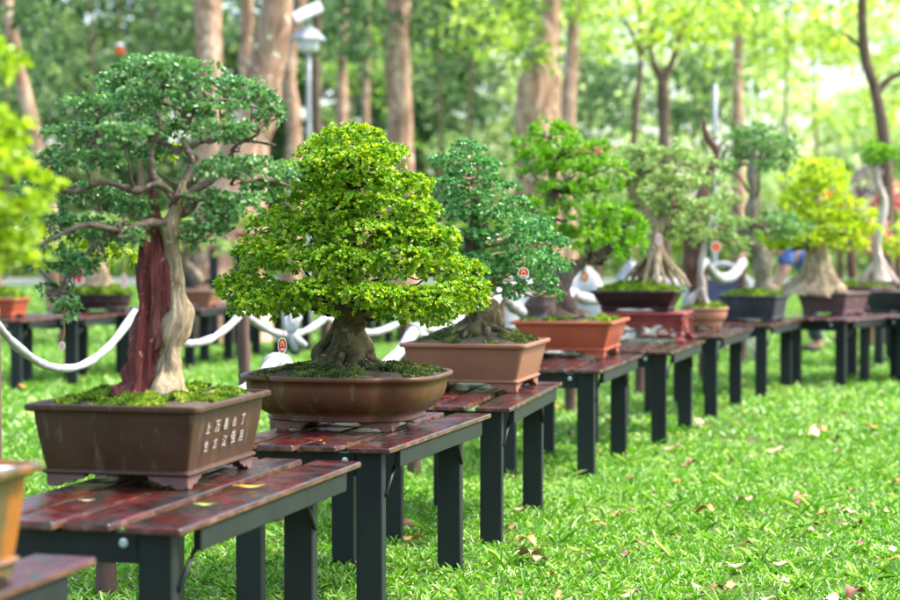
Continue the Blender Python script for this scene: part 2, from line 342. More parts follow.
# grass (nobody could count it)
rng = np.random.default_rng(3)
def grass(n, y0, y1, l, wd, m_=1.0, seed=1):
    rng = np.random.default_rng(seed)
    y = np.sqrt(rng.uniform(y0 * y0, y1 * y1, n)); x = rng.uniform(-1, 1, n) * (y * 0.235 + m_)
    # tufts
    k = n // 14; cx = x[:k]; cy = y[:k]; j = rng.integers(0, k, n); g = rng.random(n) < 0.75
    x = np.where(g, cx[j] + rng.normal(0, 0.03 * y / 9, n), x); y = np.where(g, cy[j] + rng.normal(0, 0.03 * y / 9, n), y)
    P = np.stack([x, y, np.full(n, -0.004)], 1)
    ang = rng.uniform(0, 2 * PI, n); tilt = rng.uniform(0.3, 1.45, n)
    D = np.stack([np.cos(ang) * np.sin(tilt), np.sin(ang) * np.sin(tilt), np.cos(tilt)], 1)
    S = np.stack([-np.sin(ang), np.cos(ang), np.zeros(n)], 1) + rng.normal(size=(n, 3)) * 0.3
    L = l * rng.uniform(0.5, 1.35, n); W = wd * rng.uniform(0.6, 1.3, n)
    big = np.array([mnoise.noise(Vector((a * .9, b * .5, 0))) for a, b in zip(x[:k], y[:k])])
    tone = np.where(g, big[j], 0)
    rnd = 0.45 + tone * 0.5 + rng.normal(0, 0.2, n)
    L *= 1 + tone * 0.5
    return P, D, S, L, W, rnd
gs = [grass(150000, 6.6, 12.5, 0.060, 0.0092, 1.2, 1), grass(5000, 6.6, 12.5, 0.13, 0.008, 1.2, 7), grass(110000, 12.5, 24, 0.085, 0.017, 1.6, 2), grass(70000, 24, 60, 0.13, 0.035, 3, 3)]
P, D, S, L, W, R_ = [np.concatenate([g[i] for g in gs]) for i in range(6)]
tag(leaves_mesh('grass', M['grass'], P, D, S, L, W, R_, droop=0.35, fold=0.3), 'bright green grass blades covering the lawn', 'grass', kind='stuff')

# ------------------------------------------------------------------ benches
TW, TL, TH = 0.62, 1.45, 0.6
def make_table():
    t = thing('display_table', '', 'table', (0, 0, 0), 0, 'slatted display tables in rows on the lawn')
    x = -TW / 2; rr = random.Random(5)
    for i, (wd, gp) in enumerate(((0.125, .020), (0.130, .018), (0.130, .045), (0.152, 0))):
        mb = MB(); e0 = (.016, -.006, .012, 0)[i]; mb.box(x, x + wd, -TL / 2 + e0, TL / 2 + rr.uniform(-.02, .02), TH - 0.024, TH - i * 0.0015, 0.004)
        o = mb.build('plank', M['plank'], t, False); x += wd + gp
    lx = TW / 2 - 0.045 - 0.047; ly0 = -TL / 2 + 0.075; ly1 = TL / 2 - 0.30
    for sx in (-1, 1):
        for ly in (ly0, ly1):
            mb = MB(); mb.box(sx * lx - .047, sx * lx + .047, ly - .024, ly + .024, -0.03, TH - 0.025, 0.004); mb.build('leg', M['green_paint'], t, False)
    for ly in (ly0, ly1):
        mb = MB(); s_ = -1 if ly == ly0 else 1
        mb.box(-lx - .10, lx - .049, ly - .020, ly + .012, TH - .108, TH - .0265, 0.003) if ly == ly0 else mb.box(-lx + .049, lx - .049, ly - .015, ly + .015, TH - .098, TH - .0265, 0.003)
        ap = mb.build('crossbeam', M['green_paint'], t, False)
        if ly == ly0:
            b = MB(); ring = lambda r, y: [Vector((lx - .085 + math.cos(a) * r, ly + y, TH - .055 + math.sin(a) * r)) for a in [k * PI / 6 for k in range(12)]]
            b.loft([ring(.012, -.0205), ring(.012, -.026), ring(.007, -.031)], False, True); b.build('bolt', M['bolt'], ap, False)
    for sx in (-1, 1):
        mb = MB(); xx = sx * (TW / 2 - .022); mb.box(xx - .012, xx + .012, -TL / 2 + 0.16, TL / 2 - 0.10, TH - .085, TH - .0265, 0.003)
        ap = mb.build('side_rail', M['green_paint'], t, False)
        for ly, dy in ((ly0, .14), (ly1, -.12)):
            b = MB(); b.tube([(xx - sx * .016, ly + dy, TH - .06), (sx * (lx + .049), ly + .01 * (1 if dy > 0 else -1), TH - .175)], [.008, .008], 4, 1); b.build('brace', M['green_paint'], t, False)
    return t
proto = make_table()
R1 = [((180, 525), (346, 466), 'nearest full table, its wet red planks under the rectangular pot with white writing'),
      ((391, 449), (486, 414), 'table with dark red planks under the lobed oval pot of the dense yellow green bonsai'),
      ((510, 406), (571, 377), 'table under the pale pink-brown rectangular pot'),
      ((601, 369.5), (645, 353), 'table under the orange terracotta pot'),
      ((672, 351), (709, 338), 'table carrying the carved red stand and dark pot'),
      ((722, 336), (760, 325.5), 'table under the small rounded tan pot'),
      ((771, 325), (808, 317), 'table under the slate grey rectangular pot')]
trr = random.Random(2)
def put_table(fr, yaw, label, group=None, first=[True]):
    o = proto if first[0] else copy_tree(proto); first[0] = False
    d = Vector((math.sin(yaw), math.cos(yaw), 0)); r = Vector((math.cos(yaw), -math.sin(yaw), 0))
    o.location = Vector((fr.x, fr.y, 0)) - r * TW / 2 + d * TL / 2; o.rotation_euler = (trr.uniform(-.006, .006), trr.uniform(-.006, .006), -yaw); o['label'] = label
    if group: o['group'] = group
    return o
tabs = []
for fr, br, lab in R1:
    a = G(*fr, TH); b = G(*br, TH); yaw = math.atan2(b.x - a.x, b.y - a.y); tabs.append((a, yaw)); put_table(a, yaw, lab)
br0 = G(92, 556, TH); yaw = math.radians(15)
put_table(br0 - Vector((math.sin(yaw), math.cos(yaw), 0)) * TL, yaw, 'closest table corner at bottom left under the olive glazed pot')
put_table(G(847, 319, TH), math.radians(38), 'table under the plum brown pot of the yellow bonsai')
put_table(G(906, 317, TH), math.radians(52), 'table at right edge under the grey pot of the pale trunked bonsai')
put_table(G(884, 308, TH), math.radians(40), 'table behind the others at right under the green rimmed pot')
r2 = [(22, 17.0), (78, 17.6), (132, 18.4), (196, 19.6), (250, 20.5), (300, 21.5), (348, 22.6), (394, 23.8), (440, 25)]
for i, (px, z) in enumerate(r2):
    lab = ['table under the terracotta pot at the far left edge of the back row', 'back row table left of the dark round pot, behind the sagging white rope', 'back row table directly under the dark round pot',
           'back row table under the small pink rectangular pot', 'back row table just right of the rope post', 'back row table seen behind the red tag', 'back row table behind the dense bonsai trunk',
           'back row table between the dense bonsai and the pink-brown pot', 'farthest back row table, hidden behind the pink-brown pot'][i]
    put_table(Vector((*U(px, 300, z).xy, 0)), math.radians(14), lab)

# ------------------------------------------------------------------ pots
def rrect(a, b, r, n=5):
    pts = []
    for cx, cy, a0 in ((a - r, -b + r, -90), (a - r, b - r, 0), (-a + r, b - r, 90), (-a + r, -b + r, 180)):
        for k in range(n):
            th = math.radians(a0 + 90 * k / (n - 1)); pts.append((cx + r * math.cos(th), cy + r * math.sin(th)))
    return pts
def oval(a, b, n=48, p=2.6, lobes=False):
    pts = []
    for k in range(n):
        th = 2 * PI * k / n; c_, s_ = math.cos(th), math.sin(th); r = (abs(c_) ** p + abs(s_) ** p) ** (-1 / p)
        if lobes:
            for q in (0.95, PI - 0.95, PI + 0.95, -0.95):
                d = (th - q + PI) % (2 * PI) - PI; r *= 1 - 0.10 * math.exp(-(d / 0.10) ** 2)
        pts.append((a * r * c_, b * r * s_))
    return pts
def pot(parent, cx, cy, z0, W_, L_, H_, yaw, mat, shape='rect', taper=0.035, lip=0.022, foot=0.032, rad=0.03, soil='soil', mound=0.02, feet=True, footmat=None):
    """rim outline W x L at height z0+H; body narrows by taper to a foot band; four scrolled feet"""
    R = Matrix.Translation((cx, cy, z0)) @ Matrix.Rotation(-yaw, 4, 'Z')
    def ring(inset, z):
        a, b = W_ / 2 - inset, L_ / 2 - inset
        if shape == 'rect': pts = rrect(a, b, max(0.004, rad - inset * 0.3))
        elif shape == 'lobed': pts = oval(a, b, 72, 3.5, True)
        else: pts = oval(a, b, 40, 2.2)
        return [R @ Vector((x, y, z)) for x, y in pts]
    h = H_; f = foot
    prof = [(taper + lip + .02, f), (taper + lip - .006, f + .001), (taper + lip - .010, f + .006), (taper + lip - .008, f + .013), (taper + lip, f + .016)]
    for k in range(1, 6):
        u = k / 6; prof.append((lip + taper * (1 - u) ** (1.3 if shape == 'rect' else 3.0), f + .016 + (h - f - .016 - .022) * u))
    prof += [(lip, h - .022), (0.003, h - .019), (0, h - .014), (0.0, h - .004), (0.004, h), (0.016, h), (0.020, h - .006), (0.024, h - .03)]
    mb = MB(); mb.loft([ring(i, z) for i, z in prof], True, False, shape != 'rect')
    p = mb.build('pot', mat, parent)
    if feet:
        A, B = W_ / 2 - taper - lip, L_ / 2 - taper - lip
        if shape != 'rect': A *= .82; B *= .80
        prof2 = [(0, f + .001), (0, .006), (.006, 0), (.026, 0), (.034, .006), (.040, .012), (.050, .008), (.060, .010), (.068, .018), (.078, .019), (.088, .024), (.096, f + .001)]
        prof2 = [(x * min(1.35, W_ / .42), z * f / .033 if 0 < z < f else z) for x, z in prof2]
        for sx in (-1, 1):
            for sy in (-1, 1):
                mb = MB()
                mb.prism(prof2, R @ Matrix.Translation((sx * (A - .003), sy * (B - .018), 0)) @ Matrix.Scale(-sx, 4, (1, 0, 0)), .034)
                mb.prism(prof2, R @ Matrix.Translation((sx * (A - .018), sy * (B - .004), 0)) @ Matrix.Rotation(-PI / 2 if sy > 0 else PI / 2, 4, 'Z') , .0335)
                mb.build('foot', footmat or mat, p)
    # soil: gently mounded disc of rings
    rings = []
    for k in range(9):
        u = k / 9; rg = ring(0.022, h - .012 + mound * (1 - (1 - u) ** 2) * 1.0)
        c0 = R @ Vector((0, 0, h - .012 + mound * (1 - (1 - u) ** 2)))
        rings.append([c0 + (q - c0) * (1 - u) + Vector((0, 0, 0.010 * mnoise.noise(q * 14 * (1 - u) + Vector((k, 0, 0))))) for q in rg])
    mb = MB(); mb.loft(rings, False, True); mb.build('soil', M[soil], parent)
    return R
def moss_tufts(parent, R, W_, L_, H_, mound, n, mat, rng, patchy=0.0, ln=0.014, name='moss'):
    a = rng.uniform(-1, 1, (n * 2, 2)); a = a[(np.abs(a) ** 4).sum(1) < 0.95][:n]; n = len(a)
    keep = np.array([mnoise.noise(Vector((x * 3.2, y * 3.2, W_ * 9))) > patchy - 0.25 for x, y in a]); a = a[keep]; n = len(a)
    q = np.maximum(np.abs(a[:, 0]), np.abs(a[:, 1])); z = H_ - .012 + mound * (1 - q ** 2)
    bump = np.array([abs(mnoise.noise(Vector((x * 6, y * 6, 4.0)))) for x, y in a]) * 0.055
    loc = np.stack([a[:, 0] * (W_ / 2 - .03), a[:, 1] * (L_ / 2 - .03), z + bump * (1 - q)], 1)
    Rm = np.array(R.to_3x3()); P = loc @ Rm.T + np.array(R.translation)
    D = unit(rng.normal(size=(n, 3)) * 0.7 + np.array([0, 0, 0.7])); S = rng.normal(size=(n, 3))
    rnd = 0.45 + np.array([mnoise.noise(Vector((x * 5, y * 5, 9.0))) for x, y in a]) * 0.9 + rng.normal(0, .15, n)
    return leaves_mesh(name, mat, P, D, S, ln * rng.uniform(.6, 1.4, n), ln * .55 * np.ones(n), rnd, parent)
M['moss_leaf'] = leafmat('moss_frond', (0.05, 0.12, 0.01), (0.16, 0.28, 0.02), (0.40, 0.48, 0.06), 0.2, 0.7, 0.2)
M['moss_dull'] = leafmat('dull_moss_frond', (0.03, 0.05, 0.012), (0.08, 0.12, 0.025), (0.22, 0.26, 0.07), 0.15, 0.8, 0.2)

# ------------------------------------------------------------------ bonsai crown
DENS = 5.2
def crown(parent, z0, pads, mat, rng, leaf, lw, dens, k=6, up=0.6, spread=(0.35, 1.25), fill=0.3, dz=0.16, depth=0.8, hub=None, barkmat=None, brad=0.010, flat=0.8, name='foliage', tone=0, droop=.15, wide=.45, fold=.25, extra_back=True, twigs=4):
    """pads in photo pixels at depth z0 -> one foliage mesh, one branch mesh; hub = list of world points up the trunk"""
    Ps, Ds, Ss, Rs = [], [], [], []; br = MB(); allp = []
    for i, pd in enumerate(pads):
        px, py, rx, rz = pd[:4]; off = pd[4] if len(pd) > 4 else rng.uniform(-dz, dz)
        allp.append((px, py, rx, rz, off))
    if extra_back:
        for (px, py, rx, rz, off) in list(allp)[::2]:
            allp.append((px + rng.uniform(-8, 8), py + rng.uniform(-2, 6), rx * .8, rz * .8, -off * 0.5 + dz * 1.3 * (1 if off <= 0 else -1)))
    for (px, py, rx, rz, off) in allp:
        z = z0 + off; c_ = U(px, py, z); a = rx * z / F; b = rz * z / F; dd = a * depth
        ncl = int(DENS * dens * (a * dd + a * b + b * dd) / (leaf * lw) / k) + 6
        p_, d_, s_, r_ = pad_leaves((c_.x, c_.y, c_.z - b * .25), a, dd, b, ncl, k, rng, up, spread, flat, fill, tone)
        Ps.append(p_); Ds.append(d_); Ss.append(s_); Rs.append(r_)
        if hub:
            low = c_ - Vector((0, 0, b * .35))
            h = min(hub, key=lambda q: (Vector(q) - low).length + max(0, (Vector(q).z - low.z)) * 2)
            h = Vector(h); mid = h.lerp(low, .5) + Vector((0, 0, -(low - h).length * rng.uniform(-.12, .10)))
            q1 = h.lerp(mid, .5) + Vector(rng.normal(0, .02, 3)); q2 = mid.lerp(low, .5) + Vector(rng.normal(0, .02, 3))
            br.tube([h, q1, mid, q2, low], [brad * 1.3, brad, brad * .75, brad * .5, brad * .3], 7, 3, rough=.5, seed=rng.integers(99), nscale=20)
            for _ in range(twigs):
                e = low + Vector((rng.uniform(-.75, .75) * a, rng.uniform(-.75, .75) * dd, rng.uniform(-.1, .6) * b)); s0 = q2.lerp(low, rng.uniform(0, .9))
                mm = s0.lerp(e, .5) + Vector(rng.normal(0, .012, 3)); br.tube([s0, mm, e], [brad * .32, brad * .24, brad * .12], 5, 3)
    P = np.concatenate(Ps); n = len(P)
    fo = leaves_mesh(name, mat, P, np.concatenate(Ds), np.concatenate(Ss), leaf * rng.uniform(.65, 1.25, n), lw * rng.uniform(.75, 1.2, n), np.concatenate(Rs), parent, droop=droop, wide=wide, fold=fold)
    if hub: br.build('branches', barkmat, parent)
    return fo
def pts(z, *a): return [U(x, y, z + (d[0] if d else 0)) for x, y, *d in a]
def wpx(z, *a): return [x * z / F for x in a]
def roots(mb, base, n, r0, reach, rng, zlow=0.0, th=0.016, h0=0.05):
    for k in range(n):
        an = 2 * PI * k / n + rng.uniform(-.3, .3); d = Vector((math.cos(an), math.sin(an), 0)); rr = reach * rng.uniform(.6, 1.1)
        s = Vector(base) + d * r0 * .55 + Vector((0, 0, h0 * rng.uniform(.7, 1.3)))
        m1 = Vector(base) + d * (r0 + rr * .3) + Vector((0, 0, h0 * .35)); side = Vector((-d.y, d.x, 0)) * rng.uniform(-.35, .35) * rr
        e = Vector(base) + d * (r0 + rr) + side + Vector((0, 0, -.012 + zlow))
        mb.tube([s, m1, m1.lerp(e, .5) + side * .3 + Vector((0, 0, .004)), e], [th * 1.3, th, th * .75, th * .3], 8, 4, rough=.6, seed=k, nscale=25)

def calligraphy(parent, R, x, y, z, size, text, mat, face='right', rows=None, dx=0.05):
    pass
def glyph_part(parent, txt, mat, origin, xdir, zdir, size, spacing, name='painted_character'):
    """rows of brushed characters on a pot face, raised half a millimetre"""
    xd = Vector(xdir).normalized(); zd = Vector(zdir).normalized(); nd = xd.cross(zd); rr_ = random.Random(len(txt))
    for r_, line in enumerate(txt.split('\n')):
        for c_, ch in enumerate(line):
            cu = bpy.data.curves.new('txt', 'FONT'); cu.body = ch; cu.size = size * rr_.uniform(.85, 1.1); cu.extrude = 0.0006; cu.offset = 0.0001; cu.shear = .15
            ob = bpy.data.objects.new('txt', cu); C.objects.link(ob)
            dg = bpy.context.evaluated_depsgraph_get(); me = bpy.data.meshes.new_from_object(ob.evaluated_get(dg)); bpy.data.objects.remove(ob)
            mt = Matrix((xd, zd, nd)).transposed().to_4x4(); mt.translation = origin + xd * c_ * size * .62 * spacing - zd * r_ * size * 1.35
            me.transform(mt @ Matrix.Rotation(rr_.uniform(-.08, .08), 4, 'Z')); me.materials.clear(); me.materials.append(mat)
            link(name, me, parent)

def hang_tag(px, py, z, rw, rh, string_to, label, face='tag_red', emb=True, mat_rim='tag_white', rot=0.0):
    c_ = U(px, py, z); t = thing('hanging_tag', label, 'tag', c_)
    a, b = rw * z / F, rh * z / F
    def ell(s, y): return [c_ + Vector((a * s * math.cos(q) * math.cos(rot), y + a * s * math.cos(q) * math.sin(rot), b * s * math.sin(q))) for q in [2 * PI * k / 28 for k in range(28)]]
    mb = MB(); mb.loft([ell(1, .002), ell(1.0, -.001)], True, True, False); mb.build('disc', M[mat_rim], t)
    mb = MB(); mb.loft([ell(.84, -.0012), ell(.84, -.002)], True, True, False); mb.build('face', M[face], t)
    if emb:
        q = Matrix.Translation(c_ + Vector((0, -.0028, b * .12)))
        mb = MB(); o_ = [(-.48, -.28), (-.42, .1), (-.25, .42), (0, .62), (.25, .42), (.42, .1), (.48, -.28), (.22, -.28), (.16, .1), (0, .26), (-.16, .1), (-.22, -.28)]
        mb.prism([(x * a * .9, z_ * b * .9) for x, z_ in o_], q, .0008); mb.build('emblem', M['tag_yellow'], t)
        mb = MB()
        for k in range(4):
            x = -.45 + k * .3; mb.prism([((x + dx) * a, dz_ * b) for dx, dz_ in ((-.11, -.62), (.11, -.62), (.11, -.36), (-.11, -.36))], Matrix.Translation(c_ + Vector((0, -.0028, b * .02))), .0008)
        mb.build('lettering', M['tag_white'], t)
    top = U(*string_to, z); mb = MB(); mb.tube([c_ + Vector((0, 0, b * .95)), (c_ + top) / 2 + Vector((.004, 0, 0)), top], [.0012 * max(1, z / 7)] * 3, 5, 3); mb.build('string', M['string'], t)
    return t

rng = np.random.default_rng(11)
# ---- B0: lime foliage, olive pot, cut by the left edge
z = 3.95
b = G(14, 590, TH); t0 = thing('bonsai_tree', 'blurred lime green bonsai in olive glazed pot, cut off by left edge', 'bonsai', (U(-60, 600, 3.9).x, 3.9, TH), 0, 'bonsai trees on the front row of tables')
n0 = G(20, 575, TH)
rimc = U(47, 461, 4.2)       # far right rim corner
yaw0 = math.radians(15); W0, L0, H0 = .42, .52, rimc.z - TH
cxy = rimc.xy - Vector((math.cos(yaw0), -math.sin(yaw0))) * W0 / 2 - Vector((math.sin(yaw0), math.cos(yaw0))) * L0 / 2
R = pot(t0, cxy.x, cxy.y, TH, W0, L0, H0, yaw0, M['clay_olive'], taper=.02, lip=.03, soil='gravel', mound=.012, rad=.02)
mb = MB(); mb.tube(pts(3.9, (-60, 455), (-50, 380), (-70, 300), (-50, 200), (-45, 120)), [.05, .04, .035, .025, .012], 14, 6, .12, 5, 1, .3)
hub = pts(3.9, (-50, 380), (-65, 300), (-50, 200), (-45, 120)); mb.build('trunk', M['bark_grey'], t0)
crown(t0, 3.9, [(-15, 62, 38, 18), (-45, 40, 40, 25), (-20, 125, 55, 26, 0), (-10, 180, 70, 30, 0), (-30, 235, 60, 26, 0), (0, 262, 34, 20, 0), (-30, 150, 60, 30), (-60, 200, 60, 40), (-70, 110, 50, 40), (-8, 215, 48, 22, -.05)],
      M['lime'], rng, .026, .014, 1.7, hub=hub, barkmat=M['bark_grey'], dz=.12, depth=.6)

# ---- B1
NC = Vector((U(198, 411, 5.55).x, 5.55)); yaw = math.radians(13); W1, L1, H1 = .53, .67, .238
rv = Vector((math.cos(yaw), -math.sin(yaw))); dv = Vector((math.sin(yaw), math.cos(yaw)))
c1 = NC - rv * W1 / 2 + dv * L1 / 2
t1 = thing('bonsai_tree', 'wide blue-green bonsai with red and cream twisted trunk in brown rectangular pot with white characters', 'bonsai', (c1.x, c1.y, TH), 0, 'bonsai trees on the front row of tables')
R = pot(t1, c1.x, c1.y, TH, W1, L1, H1, yaw, M['clay_brown'], taper=.028, lip=.022, foot=.036, rad=.022, mound=.03, footmat=clay('foot_clay', (0.13, 0.07, 0.055), .3, .4))
moss_tufts(t1, R, W1, L1, H1, .034, 30000, M['moss_leaf'], rng, 0.10)
moss_tufts(t1, R, W1 * .98, L1 * .98, H1, .024, 9000, M['moss_dull'], rng, 0.0, .016, 'dry_moss')
P3 = lambda x, y, z_: R @ Vector((x, y, z_))
fx = R.to_3x3() @ Vector((0, 1, 0)); fn = R.to_3x3() @ Vector((1, 0, 0))
glyph_part(t1, '上万昌山了\n生方江佳月', M['white_ink'], P3(W1 / 2 - .0235, -.21, .152), fx, R.to_3x3() @ Vector((.13, 0, 1)), .037, 3.3)
zt = 5.83
mb = MB(); mb.tube(pts(zt, (136, 399), (140, 388), (143, 372), (148, 350), (153, 325), (157, 300), (157, 270), (154.5, 242), (152.5, 222), (152, 195), (150, 165)), wpx(zt, 27, 22, 19.5, 19, 20, 20.5, 20, 16, 9, 4, 2.5), 110, 14, .045, 15, .15, .65, 2.1, 52, .8, nzs=.10)
roots(mb, U(138, 396, zt), 7, .045, .03, rng, th=.014, h0=.03); mb.build('dead_wood', M['wood_red'], t1)
mb = MB(); mb.tube(pts(zt - .02, (172, 397), (167, 384), (167, 354), (178, 322), (178, 300), (175, 275), (171, 250), (170, 228), (178, 205), (184, 180)), wpx(zt, 20, 14.5, 12.5, 13, 10.5, 9.5, 8.5, 7.5, 6, 4), 40, 10, .12, 7, .5, .9, 4.4, 16, .9)
roots(mb, P3(.075, -.05, H1 + .004), 5, .035, .06, rng, th=.011, h0=.03)
mb.build('trunk', M['wood_pale'], t1)
mb = MB()
def brn(zz, pp, r0, r1, seed):
    q = pts(zz, *pp); n_ = len(q); mb.tube(q, [r0 + (r1 - r0) * i / (n_ - 1) for i in range(n_)], 9, 6, .1, 4, 1, .7, seed, 22)
brn(zt, [(182, 195), (205, 185), (222, 172), (240, 180), (262, 178, .05), (290, 186, .1)], .013, .005, 1)
brn(zt, [(180, 205), (160, 185, -.05), (135, 190, -.1), (105, 182, -.15), (75, 192, -.15), (50, 190, -.1)], .014, .004, 2)
brn(zt, [(184, 180), (200, 162, .05), (188, 150, .1), (215, 138, .1), (245, 140, .1), (275, 145)], .012, .004, 3)
brn(zt, [(178, 150), (155, 140, .1), (130, 132), (100, 140), (75, 150)], .011, .004, 4)
brn(zt, [(192, 118), (170, 105), (145, 100), (115, 98)], .009, .003, 5)
brn(zt, [(195, 105), (215, 100), (240, 102), (262, 110)], .008, .003, 6)
brn(zt, [(172, 225), (150, 222, -.1), (120, 230, -.15), (85, 225, -.2), (50, 240, -.2), (25, 255, -.2)], .012, .004, 7)
brn(zt, [(176, 232), (200, 225, .05), (222, 232, .1), (238, 222, .1)], .009, .003, 8)
brn(zt, [(120, 230, -.15), (95, 245, -.1), (75, 270, -.1), (62, 295, -.1)], .007, .003, 9)
brn(zt, [(181, 215), (196, 202, -.04), (180, 196, -.06), (170, 206, -.03)], .011, .006, 10)
brn(zt, [(184, 182), (192, 160), (184, 140), (192, 115), (200, 95)], .012, .005, 11)
brn(zt - .03, [(178, 205), (165, 190), (153, 175), (152, 150), (160, 125), (150, 100)], .012, .004, 12)
mb.build('limbs', M['bark_grey'], t1)
hub = pts(zt, (182, 195), (240, 180), (262, 178, .05), (135, 190, -.1), (75, 192, -.15), (215, 138, .1), (245, 140, .1), (130, 132), (100, 140), (145, 100), (170, 105), (215, 100), (240, 102), (120, 230, -.15), (50, 240, -.2), (222, 232, .1), (95, 245, -.1), (62, 295, -.1))
crown(t1, zt, [(150, 66, 45, 14), (190, 72, 30, 12), (120, 82, 30, 13), (225, 84, 38, 11), (258, 96, 28, 10), (95, 104, 38, 13), (150, 96, 40, 12), (205, 108, 40, 10), (270, 112, 18, 12),
               (70, 132, 30, 12), (120, 128, 42, 12), (175, 126, 30, 9), (225, 128, 34, 9), (60, 160, 30, 12), (105, 158, 36, 10), (150, 152, 24, 8), (245, 165, 34, 11), (285, 176, 22, 14), (215, 168, 30, 9), (262, 186, 30, 9),
               (48, 190, 34, 12), (95, 192, 40, 10), (135, 205, 28, 9), (215, 200, 30, 10), (245, 200, 26, 9), (60, 222, 42, 14), (105, 232, 38, 11), (205, 228, 26, 12), (222, 214, 26, 10), (30, 250, 38, 14), (70, 262, 34, 12), (58, 290, 18, 11), (66, 306, 15, 11), (190, 240, 14, 8), (140, 232, 14, 9)],
      M['leaf_blue'], rng, .0175, .0095, 1.25, k=6, hub=hub, barkmat=M['bark_grey'], brad=.005, dz=.20, depth=.95, fill=.75, up=.5, twigs=6)
crown(t1, zt + .1, [(172, 152, 14, 7), (100, 246, 26, 9, .25), (115, 256, 24, 8, .25), (85, 235, 20, 8, .2)], M['lime'], rng, .020, .011, 1.0, extra_back=False, name='young_foliage')

# ---- B2
z2 = 7.52
c2 = U(348, 400, z2); t2 = thing('bonsai_tree', 'dense layered yellow-green bonsai with thick mossy trunk in lobed red-brown pot', 'bonsai', (c2.x, c2.y, TH), 0, 'bonsai trees on the front row of tables')
W2, L2, H2 = .75, .70, .205; yaw = math.radians(13)
R = pot(t2, c2.x, c2.y, TH, W2, L2, H2, yaw, M['clay_red'], 'lobed', taper=.085, lip=.02, foot=.034, mound=.035, footmat=clay('foot_clay_pale', (0.20, 0.085, 0.06), .3, .4))
moss_tufts(t2, R, W2, L2, H2, .035, 26000, M['moss_dull'], rng, 0.12, .012)
moss_tufts(t2, R, W2 * .97, L2 * .97, H2, .028, 9000, M['moss_leaf'], rng, 0.33, .010, 'moss_patch')
glyph_part(t2, '山月\n清风', M['grey_ink'], R @ Vector((W2 / 2 * .79, -.20, .125)), R.to_3x3() @ Vector((.25, 1, 0)), R.to_3x3() @ Vector((.22, -.05, 1)), .036, 1.3)
mb = MB(); mb.tube(pts(z2, (347, 370), (347, 362), (346, 350), (349, 330), (352, 310), (350, 285), (352, 250), (348, 215), (352, 180), (352, 150)), wpx(z2, 42, 30, 23, 18.5, 16.5, 12, 9, 7, 5, 3), 44, 8, .09, 7, .25, .75, 3.3, 13, .9)
roots(mb, (c2.x, c2.y, TH + H2 + .012), 16, .09, .14, rng, th=.013, h0=.055)
mb.tube(pts(z2, (325, 362), (318, 352), (330, 335), (338, 318)), wpx(z2, 9, 7, 5, 3), 12, 5, .1, 4, 1, .8, 5)
mb.build('trunk', M['bark_moss'], t2)
hub = pts(z2, (352, 305), (350, 285), (352, 250), (348, 215), (352, 180), (352, 150))
B2P = [(352, 138, 38, 17, 0), (330, 150, 30, 14, 0), (378, 152, 32, 14), (352, 160, 45, 15, -.1), (318, 172, 34, 14), (355, 180, 40, 13, -.12), (398, 182, 34, 15), (300, 194, 30, 13), (340, 200, 40, 13, -.15), (385, 206, 38, 13, -.12), (418, 205, 24, 13),
       (280, 220, 32, 14), (320, 225, 36, 13, -.15), (365, 228, 40, 14, -.2), (410, 230, 36, 14, -.1), (440, 236, 22, 12), (262, 250, 30, 14), (300, 254, 38, 14, -.18), (345, 256, 40, 14, -.25), (395, 258, 42, 15, -.2), (440, 262, 34, 14), (468, 268, 20, 11),
       (240, 282, 27, 14), (272, 290, 36, 16, -.15), (315, 288, 36, 16, -.28), (290, 300, 26, 11, -.2), (375, 290, 40, 13, -.3), (420, 296, 40, 16, -.2), (460, 292, 30, 15), (400, 306, 30, 10, -.2), (440, 308, 26, 10, -.1), (335, 298, 22, 8, .25), (250, 300, 22, 10)]
B2P = [(p[0], p[1] + 2, p[2] * 1.0, p[3] * 1.10) + tuple(p[4:]) for p in B2P]
crown(t2, z2, B2P, M['leaf_yg'], rng, .019, .0105, 2.2, k=7, hub=hub, barkmat=M['twig_dark'], brad=.006, dz=.18, depth=.9, flat=.75, fill=.25, tone=.05)

# ---- generic bonsai from here on
def rect_bonsai(label, ncpx, zn, W_, L_, H_, yaw, mat, group='bonsai trees on the front row of tables', base=TH, **kw):
    nc = U(ncpx[0], ncpx[1], zn); rv = Vector((math.cos(yaw), -math.sin(yaw))); dv = Vector((math.sin(yaw), math.cos(yaw)))
    c_ = nc.xy - rv * W_ / 2 + dv * L_ / 2
    t = thing('bonsai_tree', label, 'bonsai', (c_.x, c_.y, base), 0, group)
    R = pot(t, c_.x, c_.y, base, W_, L_, H_, yaw, mat, **kw); return t, R, c_
# B3
yaw = math.radians(13)
t3, R, c_ = rect_bonsai('jade green small-leaved bonsai in pale pink-brown rectangular pot', (526, 346), 9.05, .60, .66, .222, yaw, M['clay_pink'], taper=.035, lip=.02, foot=.04, mound=.06)
moss_tufts(t3, R, .60, .66, .222, .06, 12000, M['moss_dull'], rng, 0.1, .014)
z3 = c_.y; mb = MB(); mb.tube(pts(z3, (478, 338), (480, 328), (482, 314), (478, 300), (472, 275), (474, 245), (478, 215), (470, 185), (466, 160)), wpx(z3, 32, 22, 16, 14, 12, 9, 7, 4, 2), 32, 8, .16, 6, .5, .7, 1.7, 12)
roots(mb, (U(478, 300, z3).x, z3, TH + .222 + .035), 12, .10, .13, rng, th=.015, h0=.05); mb.build('trunk', M['bark_tan'] if False else M['bark_moss'], t3)
hub = pts(z3, (478, 290), (474, 245), (478, 215), (470, 185), (466, 165))
